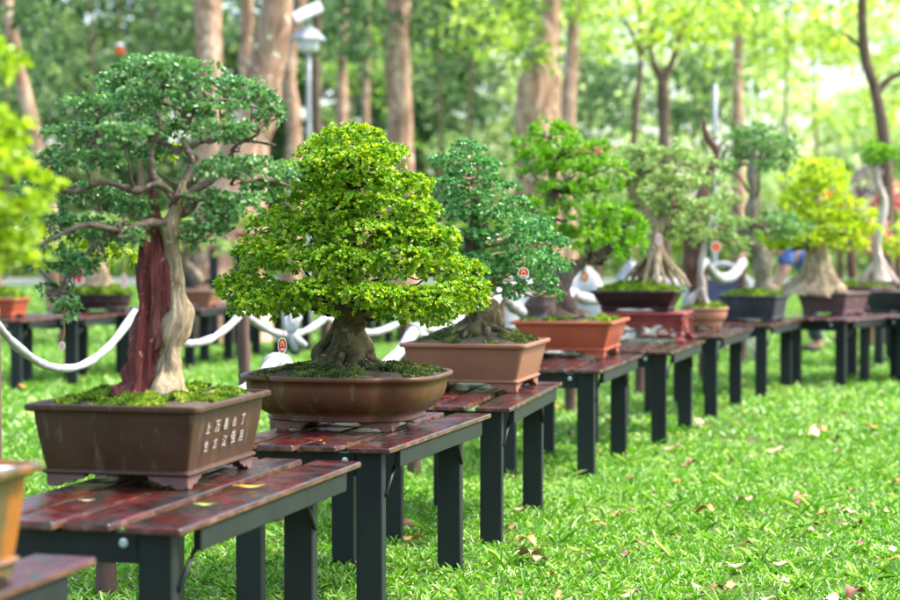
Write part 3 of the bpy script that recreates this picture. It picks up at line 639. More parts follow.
crown(t3, z3, [(466, 146, 16, 9, 0), (452, 160, 22, 10), (482, 164, 20, 9), (465, 174, 26, 9, -.1), (444, 184, 20, 9), (495, 184, 24, 10), (468, 196, 28, 9, -.12), (515, 204, 22, 9), (450, 212, 24, 9), (490, 214, 30, 10, -.15), (530, 222, 26, 10),
               (465, 234, 26, 9, -.1), (505, 236, 32, 10, -.2), (545, 242, 26, 11), (448, 254, 22, 9), (485, 258, 28, 9, -.2), (525, 258, 34, 11, -.25), (552, 264, 20, 9), (505, 272, 26, 8, -.2), (540, 278, 22, 8, -.2), (508, 288, 18, 7, -.2), (462, 276, 20, 8), (550, 290, 10, 6, -.2)],
      M['leaf_jade'], rng, .019, .012, 1.3, k=8, hub=hub, barkmat=M['bark_tan'], brad=.008, dz=.2, depth=.9, fill=.5, spread=(.3, 1.5))
# B4
t4, R, c_ = rect_bonsai('bright green long-leaved bonsai in orange terracotta pot', (613, 322.5), 11.6, .61, .74, .215, yaw, M['clay_terra'], taper=.04, lip=.022, foot=.04, mound=.02, rad=.02)
moss_tufts(t4, R, .61, .74, .215, .02, 7000, M['moss_leaf'], rng, 0.25, .02)
glyph_part(t4, '川竹', M['black_ink'], R @ Vector((.61 / 2 - .0255, -.27, .055)), R.to_3x3() @ Vector((0, 1, 0)), R.to_3x3() @ Vector((.2, 0, 1)), .14, 1.5)
z4 = c_.y; mb = MB(); mb.tube(pts(z4, (552, 318), (551, 308), (550, 290), (548, 272), (545, 250), (548, 220), (552, 190), (550, 160)), wpx(z4, 34, 22, 17, 14, 9, 7, 5, 3), 32, 8, .14, 6, .3, .6, 2.7, 10)
mb.tube(pts(z4 - .04, (572, 310), (562, 296), (566, 278), (577, 266), (592, 260), (608, 250), (622, 240)), wpx(z4, 9, 8, 7, 6, 5, 4, 3), 14, 6, .1, 4, .5, .6, 3, 12)
roots(mb, (U(555, 300, z4).x, z4, TH + .215), 9, .10, .11, rng, th=.017, h0=.04); mb.build('trunk', bark('smooth_grey_bark', (0.04, 0.026, 0.018), (0.12, 0.08, 0.06), (0.26, 0.19, 0.15), 9, (1.5, 1.5, .4)), t4)
hub = pts(z4, (548, 250), (548, 220), (552, 190), (550, 160), (592, 260), (622, 240), (577, 266))
crown(t4, z4, [(550, 132, 24, 11, 0), (530, 146, 20, 10), (570, 146, 22, 10), (592, 150, 18, 10), (548, 158, 30, 10, -.1), (605, 166, 22, 11), (575, 172, 26, 9, -.1), (535, 176, 18, 9), (560, 190, 26, 9, -.15), (600, 188, 22, 8), (530, 205, 18, 9), (575, 212, 30, 12, -.2),
               (608, 214, 24, 12), (628, 226, 18, 14), (592, 232, 30, 11, -.2), (560, 236, 26, 10, -.1), (612, 246, 26, 10, -.1), (634, 244, 12, 10), (540, 228, 14, 8)],
      M['leaf_bright'], rng, .052, .012, 1.1, k=12, hub=hub, barkmat=M['twig_dark'], brad=.011, dz=.22, depth=.9, fill=.4, spread=(.2, 1.2), wide=.2, droop=.1)
# B5 stand + bonsai
def carved_stand(ncpx, zn, W_, L_, H_, yaw, label):
    nc = U(ncpx[0], ncpx[1], zn); rv = Vector((math.cos(yaw), -math.sin(yaw))); dv = Vector((math.sin(yaw), math.cos(yaw)))
    c_ = nc.xy - rv * W_ / 2 + dv * L_ / 2; t = thing('carved_stand', label, 'stand', (c_.x, c_.y, TH), 0)
    R = Matrix.Translation((c_.x, c_.y, TH)) @ Matrix.Rotation(-yaw, 4, 'Z')
    mb = MB(); mb.box(-W_ / 2, W_ / 2, -L_ / 2, L_ / 2, H_ - .02, H_, .004, R); mb.box(-W_ / 2 + .015, W_ / 2 - .015, -L_ / 2 + .015, L_ / 2 - .015, H_ - .048, H_ - .021, .004, R); mb.build('stand_top', M['redwood'], t)
    for sx in (-1, 1):
        for sy in (-1, 1):
            mb = MB(); x, y = sx * (W_ / 2 - .035), sy * (L_ / 2 - .035)
            q = lambda h, s, o: [R @ Vector((x + sx * o + a_ * s, y + sy * o + b_ * s, h)) for a_, b_ in ((-1, -1), (1, -1), (1, 1), (-1, 1))]
            mb.loft([q(0, .026, .012), q(.018, .028, .010), q(.04, .018, 0), q(.08, .020, -.004), q(H_ - .049, .032, 0)], True, True, False); mb.build('leg', M['redwood'], t)
    def apron(len_, M4):
        h = H_ - .05; n = 24; top = [(-len_ / 2 + len_ * k / n, h) for k in range(n + 1)]
        low = []
        for k in range(n, -1, -1):
            u = abs(2 * k / n - 1); low.append((-len_ / 2 + len_ * k / n, h - (.028 + .030 * (math.sin(u * 6.2) ** 2) + .02 * (u > .82) * (u - .82) / .18 * 2)))
        mb = MB(); mb.prism(top + low, M4, .012); mb.build('apron', M['redwood'], t)
        for s in (-1, 1):      # open scrollwork loops
            ring_ = [(s * len_ * .33 + .045 * math.cos(a_) * (1 - .2 * math.sin(a_)), h - .075 + .026 * math.sin(a_)) for a_ in [2 * PI * k / 18 for k in range(19)]]
            mb = MB(); mb.tube([M4 @ Vector((x, 0, z_)) for x, z_ in ring_], [.008] * 19, 6, 1, caps=False); mb.build('scrollwork', M['redwood'], t)
    apron(W_ - .12, R @ Matrix.Translation((0, -L_ / 2 + .03, 0))); apron(W_ - .12, R @ Matrix.Translation((0, L_ / 2 - .03, 0)))
    apron(L_ - .12, R @ Matrix.Translation((W_ / 2 - .03, 0, 0)) @ Matrix.Rotation(PI / 2, 4, 'Z')); apron(L_ - .12, R @ Matrix.Translation((-W_ / 2 + .03, 0, 0)) @ Matrix.Rotation(PI / 2, 4, 'Z'))
    return t
carved_stand((684, 312.5), 13.3, .58, .60, .2, yaw, 'carved dark red wooden stand with scrolled legs under the dark rectangular pot')
t5, R, c_ = rect_bonsai('pale green bonsai on splayed aerial roots in dark rectangular pot atop carved red stand', (678, 289), 13.35, .60, .50, .145, yaw, M['clay_dark'], base=TH + .202, taper=.05, lip=.02, foot=.02, mound=.05)
moss_tufts(t5, R, .60, .50, .145, .05, 9000, M['moss_leaf'], rng, -.2, .026)
z5 = c_.y; mb = MB(); mb.tube(pts(z5, (655, 262), (654, 250), (655, 238), (652, 222), (640, 205), (632, 190), (640, 172)), wpx(z5, 9, 9, 7.5, 6, 5, 4, 3), 16, 6, .12, 5, .5, .6, 1)
mb.tube(pts(z5, (655, 238), (662, 220), (672, 205), (668, 185), (680, 165)), wpx(z5, 6, 5, 4, 3, 2), 12, 5, .1, 4, .5, .6, 4)
for k, ex in enumerate((620, 628, 636, 643, 650, 658, 666, 675, 684, 690)):
    dd = rng.uniform(-.16, .12); q = pts(z5, (655 + (ex - 655) * .12, 244), (655 + (ex - 655) * .4, 262, dd * .5), (655 + (ex - 655) * .75, 275, dd * .8), (ex, 287, dd)); mb.tube(q, wpx(z5, 3.6, 3.0, 2.3, 1.4), 8, 5, rough=.5, seed=k, nscale=14)
mb.build('trunk', M['bark_tan'], t5); hub = pts(z5, (652, 222), (640, 205), (640, 172), (672, 205), (680, 165))
crown(t5, z5, [(640, 150, 26, 9), (672, 152, 28, 9), (612, 158, 22, 10), (700, 162, 22, 9), (650, 170, 30, 9, -.1), (625, 182, 24, 9), (685, 180, 28, 9), (715, 182, 18, 9), (660, 194, 30, 9, -.1), (632, 206, 22, 8), (700, 204, 22, 9), (672, 214, 30, 9), (642, 226, 20, 8), (690, 230, 24, 9), (628, 238, 14, 7), (668, 238, 16, 6)],
      M['leaf_sage'], rng, .030, .016, .9, k=6, hub=hub, barkmat=M['bark_grey'], brad=.011, dz=.2, depth=.9, fill=.7)
# B6
t6, R, c_ = rect_bonsai('bonsai with straight brown jagged deadwood trunk in small tan pot', (724, 308), 15.1, .36, .40, .17, math.radians(17), M['clay_tan'], shape='oval', taper=.05, lip=.01, foot=.03, mound=.03)
moss_tufts(t6, R, .36, .40, .17, .03, 2500, M['moss_leaf'], rng, 0, .03)
z6 = c_.y; mb = MB(); mb.tube(pts(z6, (699, 308), (695, 292), (693, 270), (693, 240), (694, 222), (700, 200), (708, 180), (714, 160), (716, 150), (709, 140), (705, 128), (703, 118)), wpx(z6, 7, 7.5, 8, 8, 7, 5, 4, 4, 4, 3, 2, .6), 16, 6, .14, 5, .5, .6, 3); mb.build('dead_wood', M['bark_brown'], t6)
mb = MB(); mb.tube(pts(z6 - .08, (686, 312), (692, 298), (702, 288), (700, 270), (706, 240), (712, 215)), wpx(z6, 3, 4, 4, 3, 3, 2), 12, 5, .1, 4, 1, .6); mb.tube(pts(z6 - .1, (712, 310), (705, 300), (702, 288)), wpx(z6, 2, 3, 4), 8, 4); mb.build('trunk', M['bark_white'], t6)
hub = pts(z6, (706, 240), (712, 215), (708, 180))
crown(t6, z6, [(722, 198, 20, 8), (705, 214, 20, 8), (728, 222, 20, 8), (712, 236, 22, 8), (735, 240, 14, 7)], M['leaf_sage'], rng, .034, .018, .6, hub=hub, barkmat=M['bark_brown'], brad=.010, dz=.2, fill=.6, tone=-.1)
# B7
t7, R, c_ = rect_bonsai('bonsai with tall curved grey trunk and dark green pads in slate grey pot', (778, 297), 16.6, .52, .60, .218, math.radians(20), M['clay_slate'], taper=.03, lip=.02, foot=.02, mound=.03)
moss_tufts(t7, R, .52, .60, .218, .03, 3500, M['moss_leaf'], rng, .1, .035)
z7 = c_.y; mb = MB(); mb.tube(pts(z7, (770, 292), (764, 282), (763, 265), (757, 250), (750, 238), (751, 220), (755, 200), (753, 180), (754, 160), (752, 145)), wpx(z7, 14, 9, 8, 8, 7.5, 6.5, 5.5, 6, 5, 2), 18, 6, .14, 5, .7, .7, 2)
mb.build('trunk', bark('lichen_bark', (0.07, 0.055, 0.035), (0.20, 0.17, 0.11), (0.40, 0.36, 0.26), 9, (1, 1, .5)), t7); hub = pts(z7, (751, 225), (755, 200), (754, 160), (752, 145))
crown(t7, z7, [(755, 130, 24, 8), (738, 140, 20, 8), (775, 142, 24, 9), (752, 150, 30, 8), (732, 160, 16, 8), (790, 154, 12, 7), (770, 162, 18, 6), (722, 200, 12, 7), (775, 216, 22, 7), (795, 226, 18, 8), (735, 222, 16, 7), (725, 234, 16, 7), (782, 232, 18, 6), (740, 250, 12, 5)], M['leaf_deep'], rng, .038, .020, 1.2, hub=hub, barkmat=M['bark_grey'], brad=.014, dz=.25, fill=.5, tone=.05)
# B8
t8, R, c_ = rect_bonsai('yellow leaved layered bonsai with flared tan trunk in plum brown pot', (847, 291), 17.9, .52, .54, .205, math.radians(36), M['clay_plum'], taper=.035, lip=.02, foot=.02, mound=.03)
z8 = c_.y; mb = MB(); mb.tube(pts(z8, (815, 296), (816, 286), (817, 274), (818, 262), (818, 245), (817, 220), (816, 190), (815, 165)), wpx(z8, 36, 29, 17, 13, 11, 8, 5, 2), 36, 8, .15, 7, .4, .5, 2)
roots(mb, (U(815, 290, z8).x, z8, TH + .205), 12, .2, .12, rng, th=.03, h0=.06); mb.build('trunk', M['bark_tan'], t8); hub = pts(z8, (818, 245), (817, 220), (816, 190), (815, 170))
crown(t8, z8, [(815, 166, 22, 8), (800, 178, 18, 7), (832, 178, 20, 8), (816, 188, 30, 7, -.2), (792, 200, 18, 7), (840, 202, 22, 7), (815, 212, 34, 8, -.2), (858, 216, 18, 8), (788, 224, 22, 8), (835, 228, 36, 9, -.2), (800, 238, 36, 8, -.2), (850, 242, 24, 8), (778, 242, 14, 6), (868, 228, 12, 7)], M['leaf_yellow'], rng, .040, .022, 1.5, hub=hub, barkmat=M['twig_dark'], brad=.014, dz=.25, depth=.9, flat=.5)
# B9, B10, B11 at the right
t9, R, c_ = rect_bonsai('mauve twiggy bonsai in green rimmed pot behind the yellow bonsai', (872, 273), 20.2, .55, .5, .2, math.radians(40), M['clay_plum'], base=TH, taper=.03, lip=.02, foot=.02)
moss_tufts(t9, R, .55, .5, .2, .03, 3000, M['moss_leaf'], rng, -.3, .05)
z9 = c_.y; mb = MB(); mb.tube(pts(z9, (852, 278), (851, 262), (852, 240), (856, 215), (862, 195)), wpx(z9, 5, 4, 4, 4, 2), 12, 5, .1, 4, 1, .5); mb.build('trunk', M['bark_brown'], t9)
crown(t9, z9, [(850, 178, 18, 8), (868, 172, 16, 8), (858, 195, 20, 9), (845, 212, 12, 8), (875, 190, 14, 8), (862, 212, 14, 7)], M['leaf_purple'], rng, .045, .022, .5, hub=pts(z9, (856, 215), (862, 195)), barkmat=M['bark_brown'], brad=.014, fill=.7, dz=.3)
t10, R, c_ = rect_bonsai('bonsai with pale bleached trunk and round green top in grey pot at right edge', (905, 281), 18.4, .5, .55, .2, math.radians(50), M['clay_slate'], taper=.03, lip=.02, foot=.02)
z10 = c_.y; mb = MB(); mb.tube(pts(z10, (880, 282), (878, 265), (876, 245), (881, 222), (884, 202), (879, 188), (876, 170), (880, 158)), wpx(z10, 12, 6, 5, 5, 4.5, 4, 3, 2), 16, 6, .14, 5, .8, .6)
mb.tube(pts(z10, (897, 284), (889, 274), (880, 258)), wpx(z10, 4, 4, 3), 10, 4); mb.tube(pts(z10, (860, 284), (868, 272), (876, 262)), wpx(z10, 4, 4, 3), 10, 4); mb.build('trunk', M['bark_white'], t10)
crown(t10, z10, [(880, 150, 18, 9), (892, 156, 12, 6), (872, 156, 10, 6)], M['leaf_bright'], rng, .040, .022, 1.3, hub=pts(z10, (876, 170)), barkmat=M['bark_grey'], brad=.012)
# flower pots far behind the yellow tree
def shrub(px, py, z_, rx, rz, mat, label, cat='shrub', group=None, name='flowering_shrub', stem=True):
    c_ = U(px, py, z_); t = thing(name, label, cat, (c_.x, c_.y, 0), 0, group)
    crown(t, z_, [(px, py, rx, rz, 0), (px - rx * .5, py + rz * .4, rx * .6, rz * .7, -.1), (px + rx * .5, py + rz * .5, rx * .6, rz * .7, .1)], mat, rng, .06, .035, .9, extra_back=False)
    mb = MB(); mb.tube([(c_.x, c_.y, -.02), (c_.x + .03, c_.y, c_.z * .5), (c_.x, c_.y, c_.z)], [.04, .03, .015], 8, 4); mb.build('trunk', M['bark_brown'], t); return t
shrub(838, 200, 24, 20, 14, M['flower_orange'], 'orange flowering shrub glimpsed behind the yellow bonsai')
shrub(870, 235, 23.5, 22, 16, M['flower_pink'], 'pink and red flowering shrub behind the pale bleached trunk')
shrub(897, 240, 21.5, 16, 18, M['leaf_yellow'], 'yellow leaved shrub at the right edge behind the grey pot', name='yellow_shrub')
shrub(895, 195, 25, 22, 18, M['flower_pink'], 'pink flowering shrub at the right edge beneath the leaning tree')
shrub(595, 150, 27, 20, 6, M['flower_pink'], 'pink flowering shrub behind the bright green long-leaved bonsai')
shrub(60, 248, 24, 60, 16, M['park_light'], 'light green shrub behind the back row at left', name='garden_shrub')

# ---- back row pots
G2 = 'small bonsai on the back row of tables'
def back_bonsai(label, px0, px1, rimy, z_, H_, mat, shape, pads, lm, trunk, tr, bm, base=TH, moss=True, L_=.5):
    W_ = (px1 - px0) * z_ / F; c_ = U((px0 + px1) / 2, rimy, z_); t = thing('bonsai_tree', label, 'bonsai', (c_.x, c_.y, base), 0, G2)
    R = pot(t, c_.x, c_.y, base, W_, L_, H_, math.radians(5), mat, shape=shape, taper=.03, lip=.02, foot=.03, mound=.09 if moss else .03)
    if moss: moss_tufts(t, R, W_, L_, H_, .09, 3000, M['moss_leaf'], rng, -.2, .04)
    mb = MB(); mb.tube(pts(z_, *trunk), wpx(z_, *tr), 14, 5, .14, 5, .5, .5); mb.build('trunk', M[bm], t)
    if pads: crown(t, z_, pads, M[lm], rng, .045, .024, .8, hub=pts(z_, trunk[-1]), barkmat=M['bark_grey'], brad=.014, dz=.3)
    return t
back_bonsai('bonsai in terracotta pot at the far left of the back row', -45, 25, 292, 17.6, .17, M['clay_terra'], 'rect', [(-10, 235, 30, 12), (5, 215, 28, 12), (-20, 205, 28, 12)], 'leaf_sage', [(-8, 292), (-5, 270), (-10, 245), (0, 225)], [10, 7, 5, 3], 'bark_grey')
back_bonsai('bonsai with pale stout trunk on moss mound in dark round pot on back row', 66, 133, 289, 18.9, .17, M['clay_dark'], 'oval', [(98, 222, 30, 10), (78, 236, 24, 9), (120, 238, 24, 9), (100, 248, 34, 8)], 'leaf_sage', [(99, 286), (99, 274), (100, 262), (98, 245), (100, 230)], [17, 12, 9, 7, 4], 'bark_tan')
back_bonsai('leaning pale trunked bonsai in pink rectangular pot on back row', 165, 219, 287, 20.2, .17, M['clay_pink'], 'rect', [(196, 232, 24, 9), (178, 242, 20, 8), (215, 244, 18, 7)], 'leaf_sage', [(200, 284), (192, 272), (184, 262), (190, 248), (196, 238)], [8, 5, 5, 4, 3], 'bark_grey', moss=False)

# tall display stand behind
c_ = U(222, 246, 24); t = thing('tall_stand', 'tall dark display stand with red-brown top behind the back row', 'stand', (c_.x, c_.y, 0), 0)
h = c_.z
mb = MB(); mb.box(c_.x - .44, c_.x + .44, 24 - .3, 24 + .3, h - .06, h, .01); mb.build('stand_top', M['redwood'], t)
for sx in (-1, -.2, .55, 1):
    mb = MB(); mb.box(c_.x + sx * .38 - .05, c_.x + sx * .38 + .05, 23.75, 23.85, -.02, h - .061, .004); mb.build('leg', M['green_paint'], t)
mb = MB(); mb.box(c_.x - .44, c_.x + .44, 23.86, 24.3, h - .45, h - .40, .004); mb.build('shelf', M['green_paint'], t)
t = thing('square_planter', 'dark red planter standing on the tall display stand', 'planter', (c_.x + .32, 24, h), 0)
mb = MB(); q = lambda s, zz: [Vector((c_.x + .32 + a_ * s, 24 + b_ * s, zz)) for a_, b_ in rrect(1, 1, .12)]
mb.loft([q(.10, h + .001), q(.13, h + .13), q(.145, h + .135), q(.145, h + .155), q(.125, h + .155), q(.12, h + .12)], True, True, False); mb.build('pot', M['redwood'], t)
crown(t, 24, [(248, 220, 13, 9, 0), (240, 226, 10, 6, 0)], M['leaf_yg'], rng, .05, .028, 1, extra_back=False)

# ---- ropes and posts
def post(px, z_, top_y, w_, label, name='rope_post', cat='post', group='brown stakes holding the white rope'):
    b = U(px, 300, z_); top = U(px, top_y, z_).z; t = thing(name, label, cat, (b.x, b.y, 0), 0, group); r = w_ / 2
    mb = MB(); mb.tube([(b.x, b.y, -.05), (b.x + .005, b.y, top * .5), (b.x, b.y, top)], [r * 1.05, r, r * .95], 14, 5, .05, 4, .2, .3, px); mb.build('post', M['stake'], t)
    return Vector((b.x, b.y, top))
def rope(a, b, sag, r, label, group='white ropes strung between stakes', strands=1):
    mb = MB(); n = 18
    P_ = [a.lerp(b, k / n) - Vector((0, 0, sag * (1 - (2 * k / n - 1) ** 2) ** 1.0)) for k in range(n + 1)]
    mb.tube(P_, [r * (1 + .07 * math.sin(k * 2.3)) for k in range(n + 1)], 14, 9, .05, 3, 16, .25, nscale=9)
    o = mb.build('barrier_rope', M['rope']); tag(o, label, 'rope', group); return o
def vpx(z_): return 970 - 8320 / z_
Bp = [(8.5, -9, 312), (10, 136, 311), (11.4, 243, 312), (12.9, 326, 318), (14.4, 404, 320), (16.0, 462, 318)]
tops = []
for i, (z_, px, ty) in enumerate(Bp):
    tops.append(post(px, z_, ty - 4, .072, ['stake beyond the left edge holding the rope', 'brown stake half hidden behind the red trunk', 'brown stake between the red-trunked bonsai and the dense bonsai', 'brown stake behind the dense bonsai right of the red tag', 'brown stake in the gap right of the mossy trunk', 'brown stake hidden behind the pink-brown pot'][i]))
sg = [.26, .17, .12, .10, .09]
for i in range(5):
    a, b = tops[i] + Vector((0, -.05, -.02)), tops[i + 1] + Vector((0, -.05, -.02))
    rope(a, b, sg[i], .0185 + .002 * i, ['deepest sagging white rope at left in front of the back row', 'white rope rising to the stake between the two nearest bonsai', 'white rope sagging above the red tag', 'white rope seen right of the mossy trunk', 'white rope running behind the pink-brown pot'][i])
# knot of rope ends at the middle of the third span
kx = U(290, 334, 12.1); mb = MB()
for a in ((-14, 6), (-6, -22), (2, -26), (10, -18), (16, 12), (6, 16)):
    e = U(290 + a[0], 334 + a[1], 12.1); mb.tube([kx, kx.lerp(e, .5) + Vector((0, -.02, 0)), e], [.034, .026, .018], 10, 4)
tag(mb.build('rope_knot', M['rope']), 'white knotted rope bundle with loose ends behind the red tag', 'rope')
Ap = [(7.3, 104, 425), (9.1, 277, 360), (10.96, 414, 332), (12.8, 499, 292), (14.6, 570, 292), (16.4, 640, 268), (18.4, 703, 262), (20.3, 742, 262)]
tA = []
for i, (z_, px, ty) in enumerate(Ap):
    tA.append(post(px, z_, ty, .078, ['low brown stake beneath the nearest full table', 'stake behind the lobed oval pot', 'brown stake standing in grass under the second table gap', 'brown stake behind the jade bonsai trunk', 'brown stake under the terracotta pot table', 'brown stake behind the aerial root bonsai', 'brown stake behind the small tan pot', 'farthest brown stake behind the slate pot'][i]))
for i in range(7):
    a, b = tA[i] + Vector((0, -.06, 0)), tA[i + 1] + Vector((0, -.06, 0))
    rope(a, b, [.12, .20, .16, .16, .14, .16, .16][i], .030 + .003 * i, ['low white rope hidden behind the rectangular brown pot', 'white rope climbing out from behind the lobed oval pot', 'thick white rope peaking left of the pink-brown pot', 'thick white rope left of the grey smooth trunk', 'thick white rope right of the grey smooth trunk', 'thick white rope behind the aerial roots', 'thick white rope looping left of the slate pot'][i])
# rounded white caps tied over two stakes
def cap(v, r, label):
    mb = MB(); rg = lambda s, dz_: [v + Vector((math.cos(a) * r * s, math.sin(a) * r * s, dz_)) for a in [2 * PI * k / 20 for k in range(20)]]
    mb.loft([rg(1.05, -r * .55), rg(1.0, -r * .3), rg(.88, 0), rg(.62, r * .3), rg(.25, r * .45)], True, True); tag(mb.build('post_cap', M['rope']), label, 'cap', 'white caps over stakes')
cap(tA[1] + Vector((0, 0, 0)), .075, 'white rounded cap on stake behind the red tag')
cap(tA[2] + Vector((0, 0, .0)), .055, 'white rounded cap on stake left of the pink-brown pot')
# white cloth bundles over chairs behind the middle of the row
def draped(px, z_, y0, y1, wpx_, label, seed):
    c_ = U(px, y0, z_); top = c_.z; bot = max(0.0, U(px, y1, z_).z); w_ = wpx_ * z_ / F / 2; mb = MB(); rings = []
    for k in range(9):
        u = k / 8; rr_ = w_ * (0.12 + .88 * u ** .42); ring_ = []
        for i in range(36):
            a = 2 * PI * i / 36; f_ = 1 + .20 * u * math.sin(a * 7 + seed) + .22 * math.sin(a * 3 + seed * 2)
            ring_.append(Vector((c_.x + rr_ * math.cos(a) * f_, c_.y + rr_ * .7 * math.sin(a) * f_, top + (bot - top) * u + .09 * math.sin(a * 2 + seed) * (1 - u))))
        rings.append(ring_)
    mb.loft(rings, True, True); return tag(mb.build('draped_cloth', M['rope']), label, 'cloth', 'white cloths draped behind the front row')
draped(518, 19, 280, 372, 70, 'white cloth heap left of the smooth grey trunk', 1)
draped(582, 20.5, 272, 362, 80, 'white cloth heap right of the smooth grey trunk', 2.3)
draped(632, 22, 268, 352, 70, 'white cloth heap left of the aerial roots', 4.1)
draped(702, 23, 262, 348, 44, 'white cloth heap right of the jagged brown trunk', 5.2)
# white plastic chair with dark panel behind the tan pot
t = thing('plastic_chair', 'white plastic chair with dark blue back panel right of the jagged trunk', 'chair', (U(728, 290, 21).x, 21, 0), 0)
cx = U(728, 290, 21).x
mb = MB(); mb.tube([(cx - .22, 21.2, .45), (cx - .25, 21.28, .85), (cx, 21.3, 1.02), (cx + .26, 21.28, .82), (cx + .22, 21.2, .45)], [.03] * 5, 8, 6); mb.build('back_frame', M['rope'], t)
mb = MB(); mb.box(cx - .2, cx + .2, 21.23, 21.25, .55, .86, .005); mb.build('back_panel', simple('navy_fabric', (.03, .035, .08), (.05, .06, .12), 10, .8), t)
mb = MB(); mb.box(cx - .24, cx + .24, 20.8, 21.24, .42, .46, .01); mb.build('seat', M['rope'], t)
for sx in (-1, 1):
    for y_ in (20.84, 21.2): mb = MB(); mb.tube([(cx + sx * .22, y_, .42), (cx + sx * .25, y_, 0)], [.02, .016], 8, 2); mb.build('leg', M['rope'], t)
    mb = MB(); mb.tube([(cx + sx * .25, 21.25, .72), (cx + sx * .29, 21.0, .68), (cx + sx * .26, 20.84, .46)], [.02] * 3, 8, 4); mb.build('armrest', M['rope'], t)

# ---- tags
hang_tag(282.3, 345.5, 7.2, 4.6, 8.2, (283, 312), 'red oval tag with yellow emblem hanging under the dense yellow-green bonsai', rot=.2)
hang_tag(523.5, 273, 8.9, 5.6, 5.6, (524, 256), 'round red tag with yellow emblem hanging in the jade bonsai', rot=0)
hang_tag(716, 247, 14.9, 5.5, 5.5, (716, 230), 'orange round tag hanging right of the jagged brown trunk', 'tag_orange', False)
hang_tag(658.5, 239, 13.0, 3.0, 6, (657, 228), 'pinkish red tag on the aerial root bonsai', 'tag_pink', False)
hang_tag(62, 346, 5.7, 3.0, 4.5, (64, 318), 'small pale pink tag on yellow string below the lowest branch of the red-trunked bonsai', 'tag_pink', False)
hang_tag(79, 276, 18.4, 4.5, 9.5, (80, 252), 'dark red oval tag left of the back row pale stout trunk', 'tag_red', False)
hang_tag(124, 281, 18.4, 3, 7, (124, 262), 'small pink tag right of the back row pale stout trunk', 'tag_pink', False)
hang_tag(585, 277, 11.6, 3.5, 5, (586, 264), 'amber brown tag under the smooth grey branch', 'dry3', False, mat_rim='dry2')

# ---- fallen leaves
def leaf_mesh(seed, mat, star=False):
    r = random.Random(seed); mb = MB(); n = 9; top = []; bot = []
    L_, W_ = .11, .055 * r.uniform(.8, 1.2); rows = []
    for k in range(n):
        u = k / (n - 1); w_ = W_ * math.sin(PI * min(1, u * .96 + .03)) ** .8 * (1 + .12 * math.sin(k * 2.1 + seed)); cu = .012 * math.sin(u * PI) + .005 * math.sin(u * 7 + seed)
        rows.append([(u * L_ - L_ / 2, s * w_ / 2, cu * r.uniform(.9, 1.1) + abs(s) * .014 * math.cos(u * 5 + seed)) for s in (-1, -.5, 0, .5, 1)])
    vs_ = [p for rw in rows for p in rw]; fs = [(k * 5 + i, k * 5 + i + 1, k * 5 + 6 + i, k * 5 + 5 + i) for k in range(n - 1) for i in range(4)]
    o = len(vs_); vs_ += [(x, y, z_ - .0012) for x, y, z_ in vs_]; fs += [tuple(o + q for q in reversed(f)) for f in list(fs)]
    me = bpy.data.meshes.new('fallen_leaf'); me.from_pydata(vs_, [], fs); me.polygons.foreach_set('use_smooth', [True] * len(fs)); me.update(); me.materials.append(mat); return me
kinds = [('dry1', 'tan dry leaf lying on the green lawn', 'tan dry leaves on the lawn'), ('dry2', 'dark brown dry leaf lying on the green lawn', 'dark brown dry leaves on the lawn'), ('dry3', 'orange dry leaf lying on the green lawn', 'orange dry leaves on the lawn')]
lmesh = [[leaf_mesh(s + 10 * k, M[m_]) for s in range(3)] for k, (m_, _, _) in enumerate(kinds)]
rr = random.Random(4)
spots = [(704, 508, 2, 1.1), (530, 551, 0, 1.5), (526, 538, 2, 1.0), (541, 556, 0, 1.1), (813, 431, 0, 1.5), (820, 428, 2, 1.0), (830, 596, 0, 1.1), (855, 590, 1, 1.1), (718, 585, 1, .7), (735, 562, 0, .8), (850, 487, 1, .8), (851, 508, 0, .6), (672, 446, 0, .9), (731, 458, 0, .9), (742, 496, 0, .7), (749, 496, 0, .6), (798, 498, 1, .7), (628, 591, 0, .8), (645, 388, 0, .8), (628, 509, 1, .7), (413, 535, 2, 1.0), (407, 520, 1, .9), (520, 506, 0, .8),
         (755, 453, 0, .7), (692, 460, 1, .8), (775, 448, 0, .9), (870, 425, 2, .7), (895, 556, 2, .6), (600, 520, 2, .6), (560, 405, 2, .9), (610, 415, 0, .8), (118, 440, 0, .6), (20, 385, 2, .7), (15, 375, 0, .8), (310, 362, 2, .9), (640, 540, 1, .6), (780, 560, 0, .6), (860, 540, 1, .6), (810, 527, 0, .7), (700, 420, 0, .8)]
for _ in range(75):
    y_ = rr.uniform(375, 598); x_ = rr.uniform(450 + (y_ - 380) * .3, 898); spots.append((x_, y_, rr.choice((0, 1, 1, 2)), rr.uniform(.2, .65)))
for px, py, k, s in spots:
    g_ = G(px, py, .05); o = bpy.data.objects.new('fallen_leaf', lmesh[k][rr.randrange(3)]); C.objects.link(o)
    o.location = (g_.x, g_.y, .036); o.rotation_euler = (rr.uniform(-.22, .22), rr.uniform(-.2, .2), rr.uniform(0, 6.28)); s *= .95 if py > 450 else 1.15; o.scale = (s, s, s); tag(o, kinds[k][1], 'leaf', kinds[k][2])
def tleaf(px, py, mat, label, s, rz, T=TH):
    g_ = G(px, py, T); o = bpy.data.objects.new('fallen_leaf', leaf_mesh(7, M[mat])); C.objects.link(o); o.location = (g_.x, g_.y, T + .002); o.rotation_euler = (0, 0, rz); o.scale = (s, s * .5, s * .35); tag(o, label, 'leaf')
tleaf(250, 487, 'yleaf', 'long yellow leaf curled on the nearest red planks', .9, .2); tleaf(205, 505, 'gleaf', 'pale green leaf on the nearest red planks', .6, 0); tleaf(87, 501, 'dry1', 'small tan leaf left of the nearest pot foot', .45, .3)
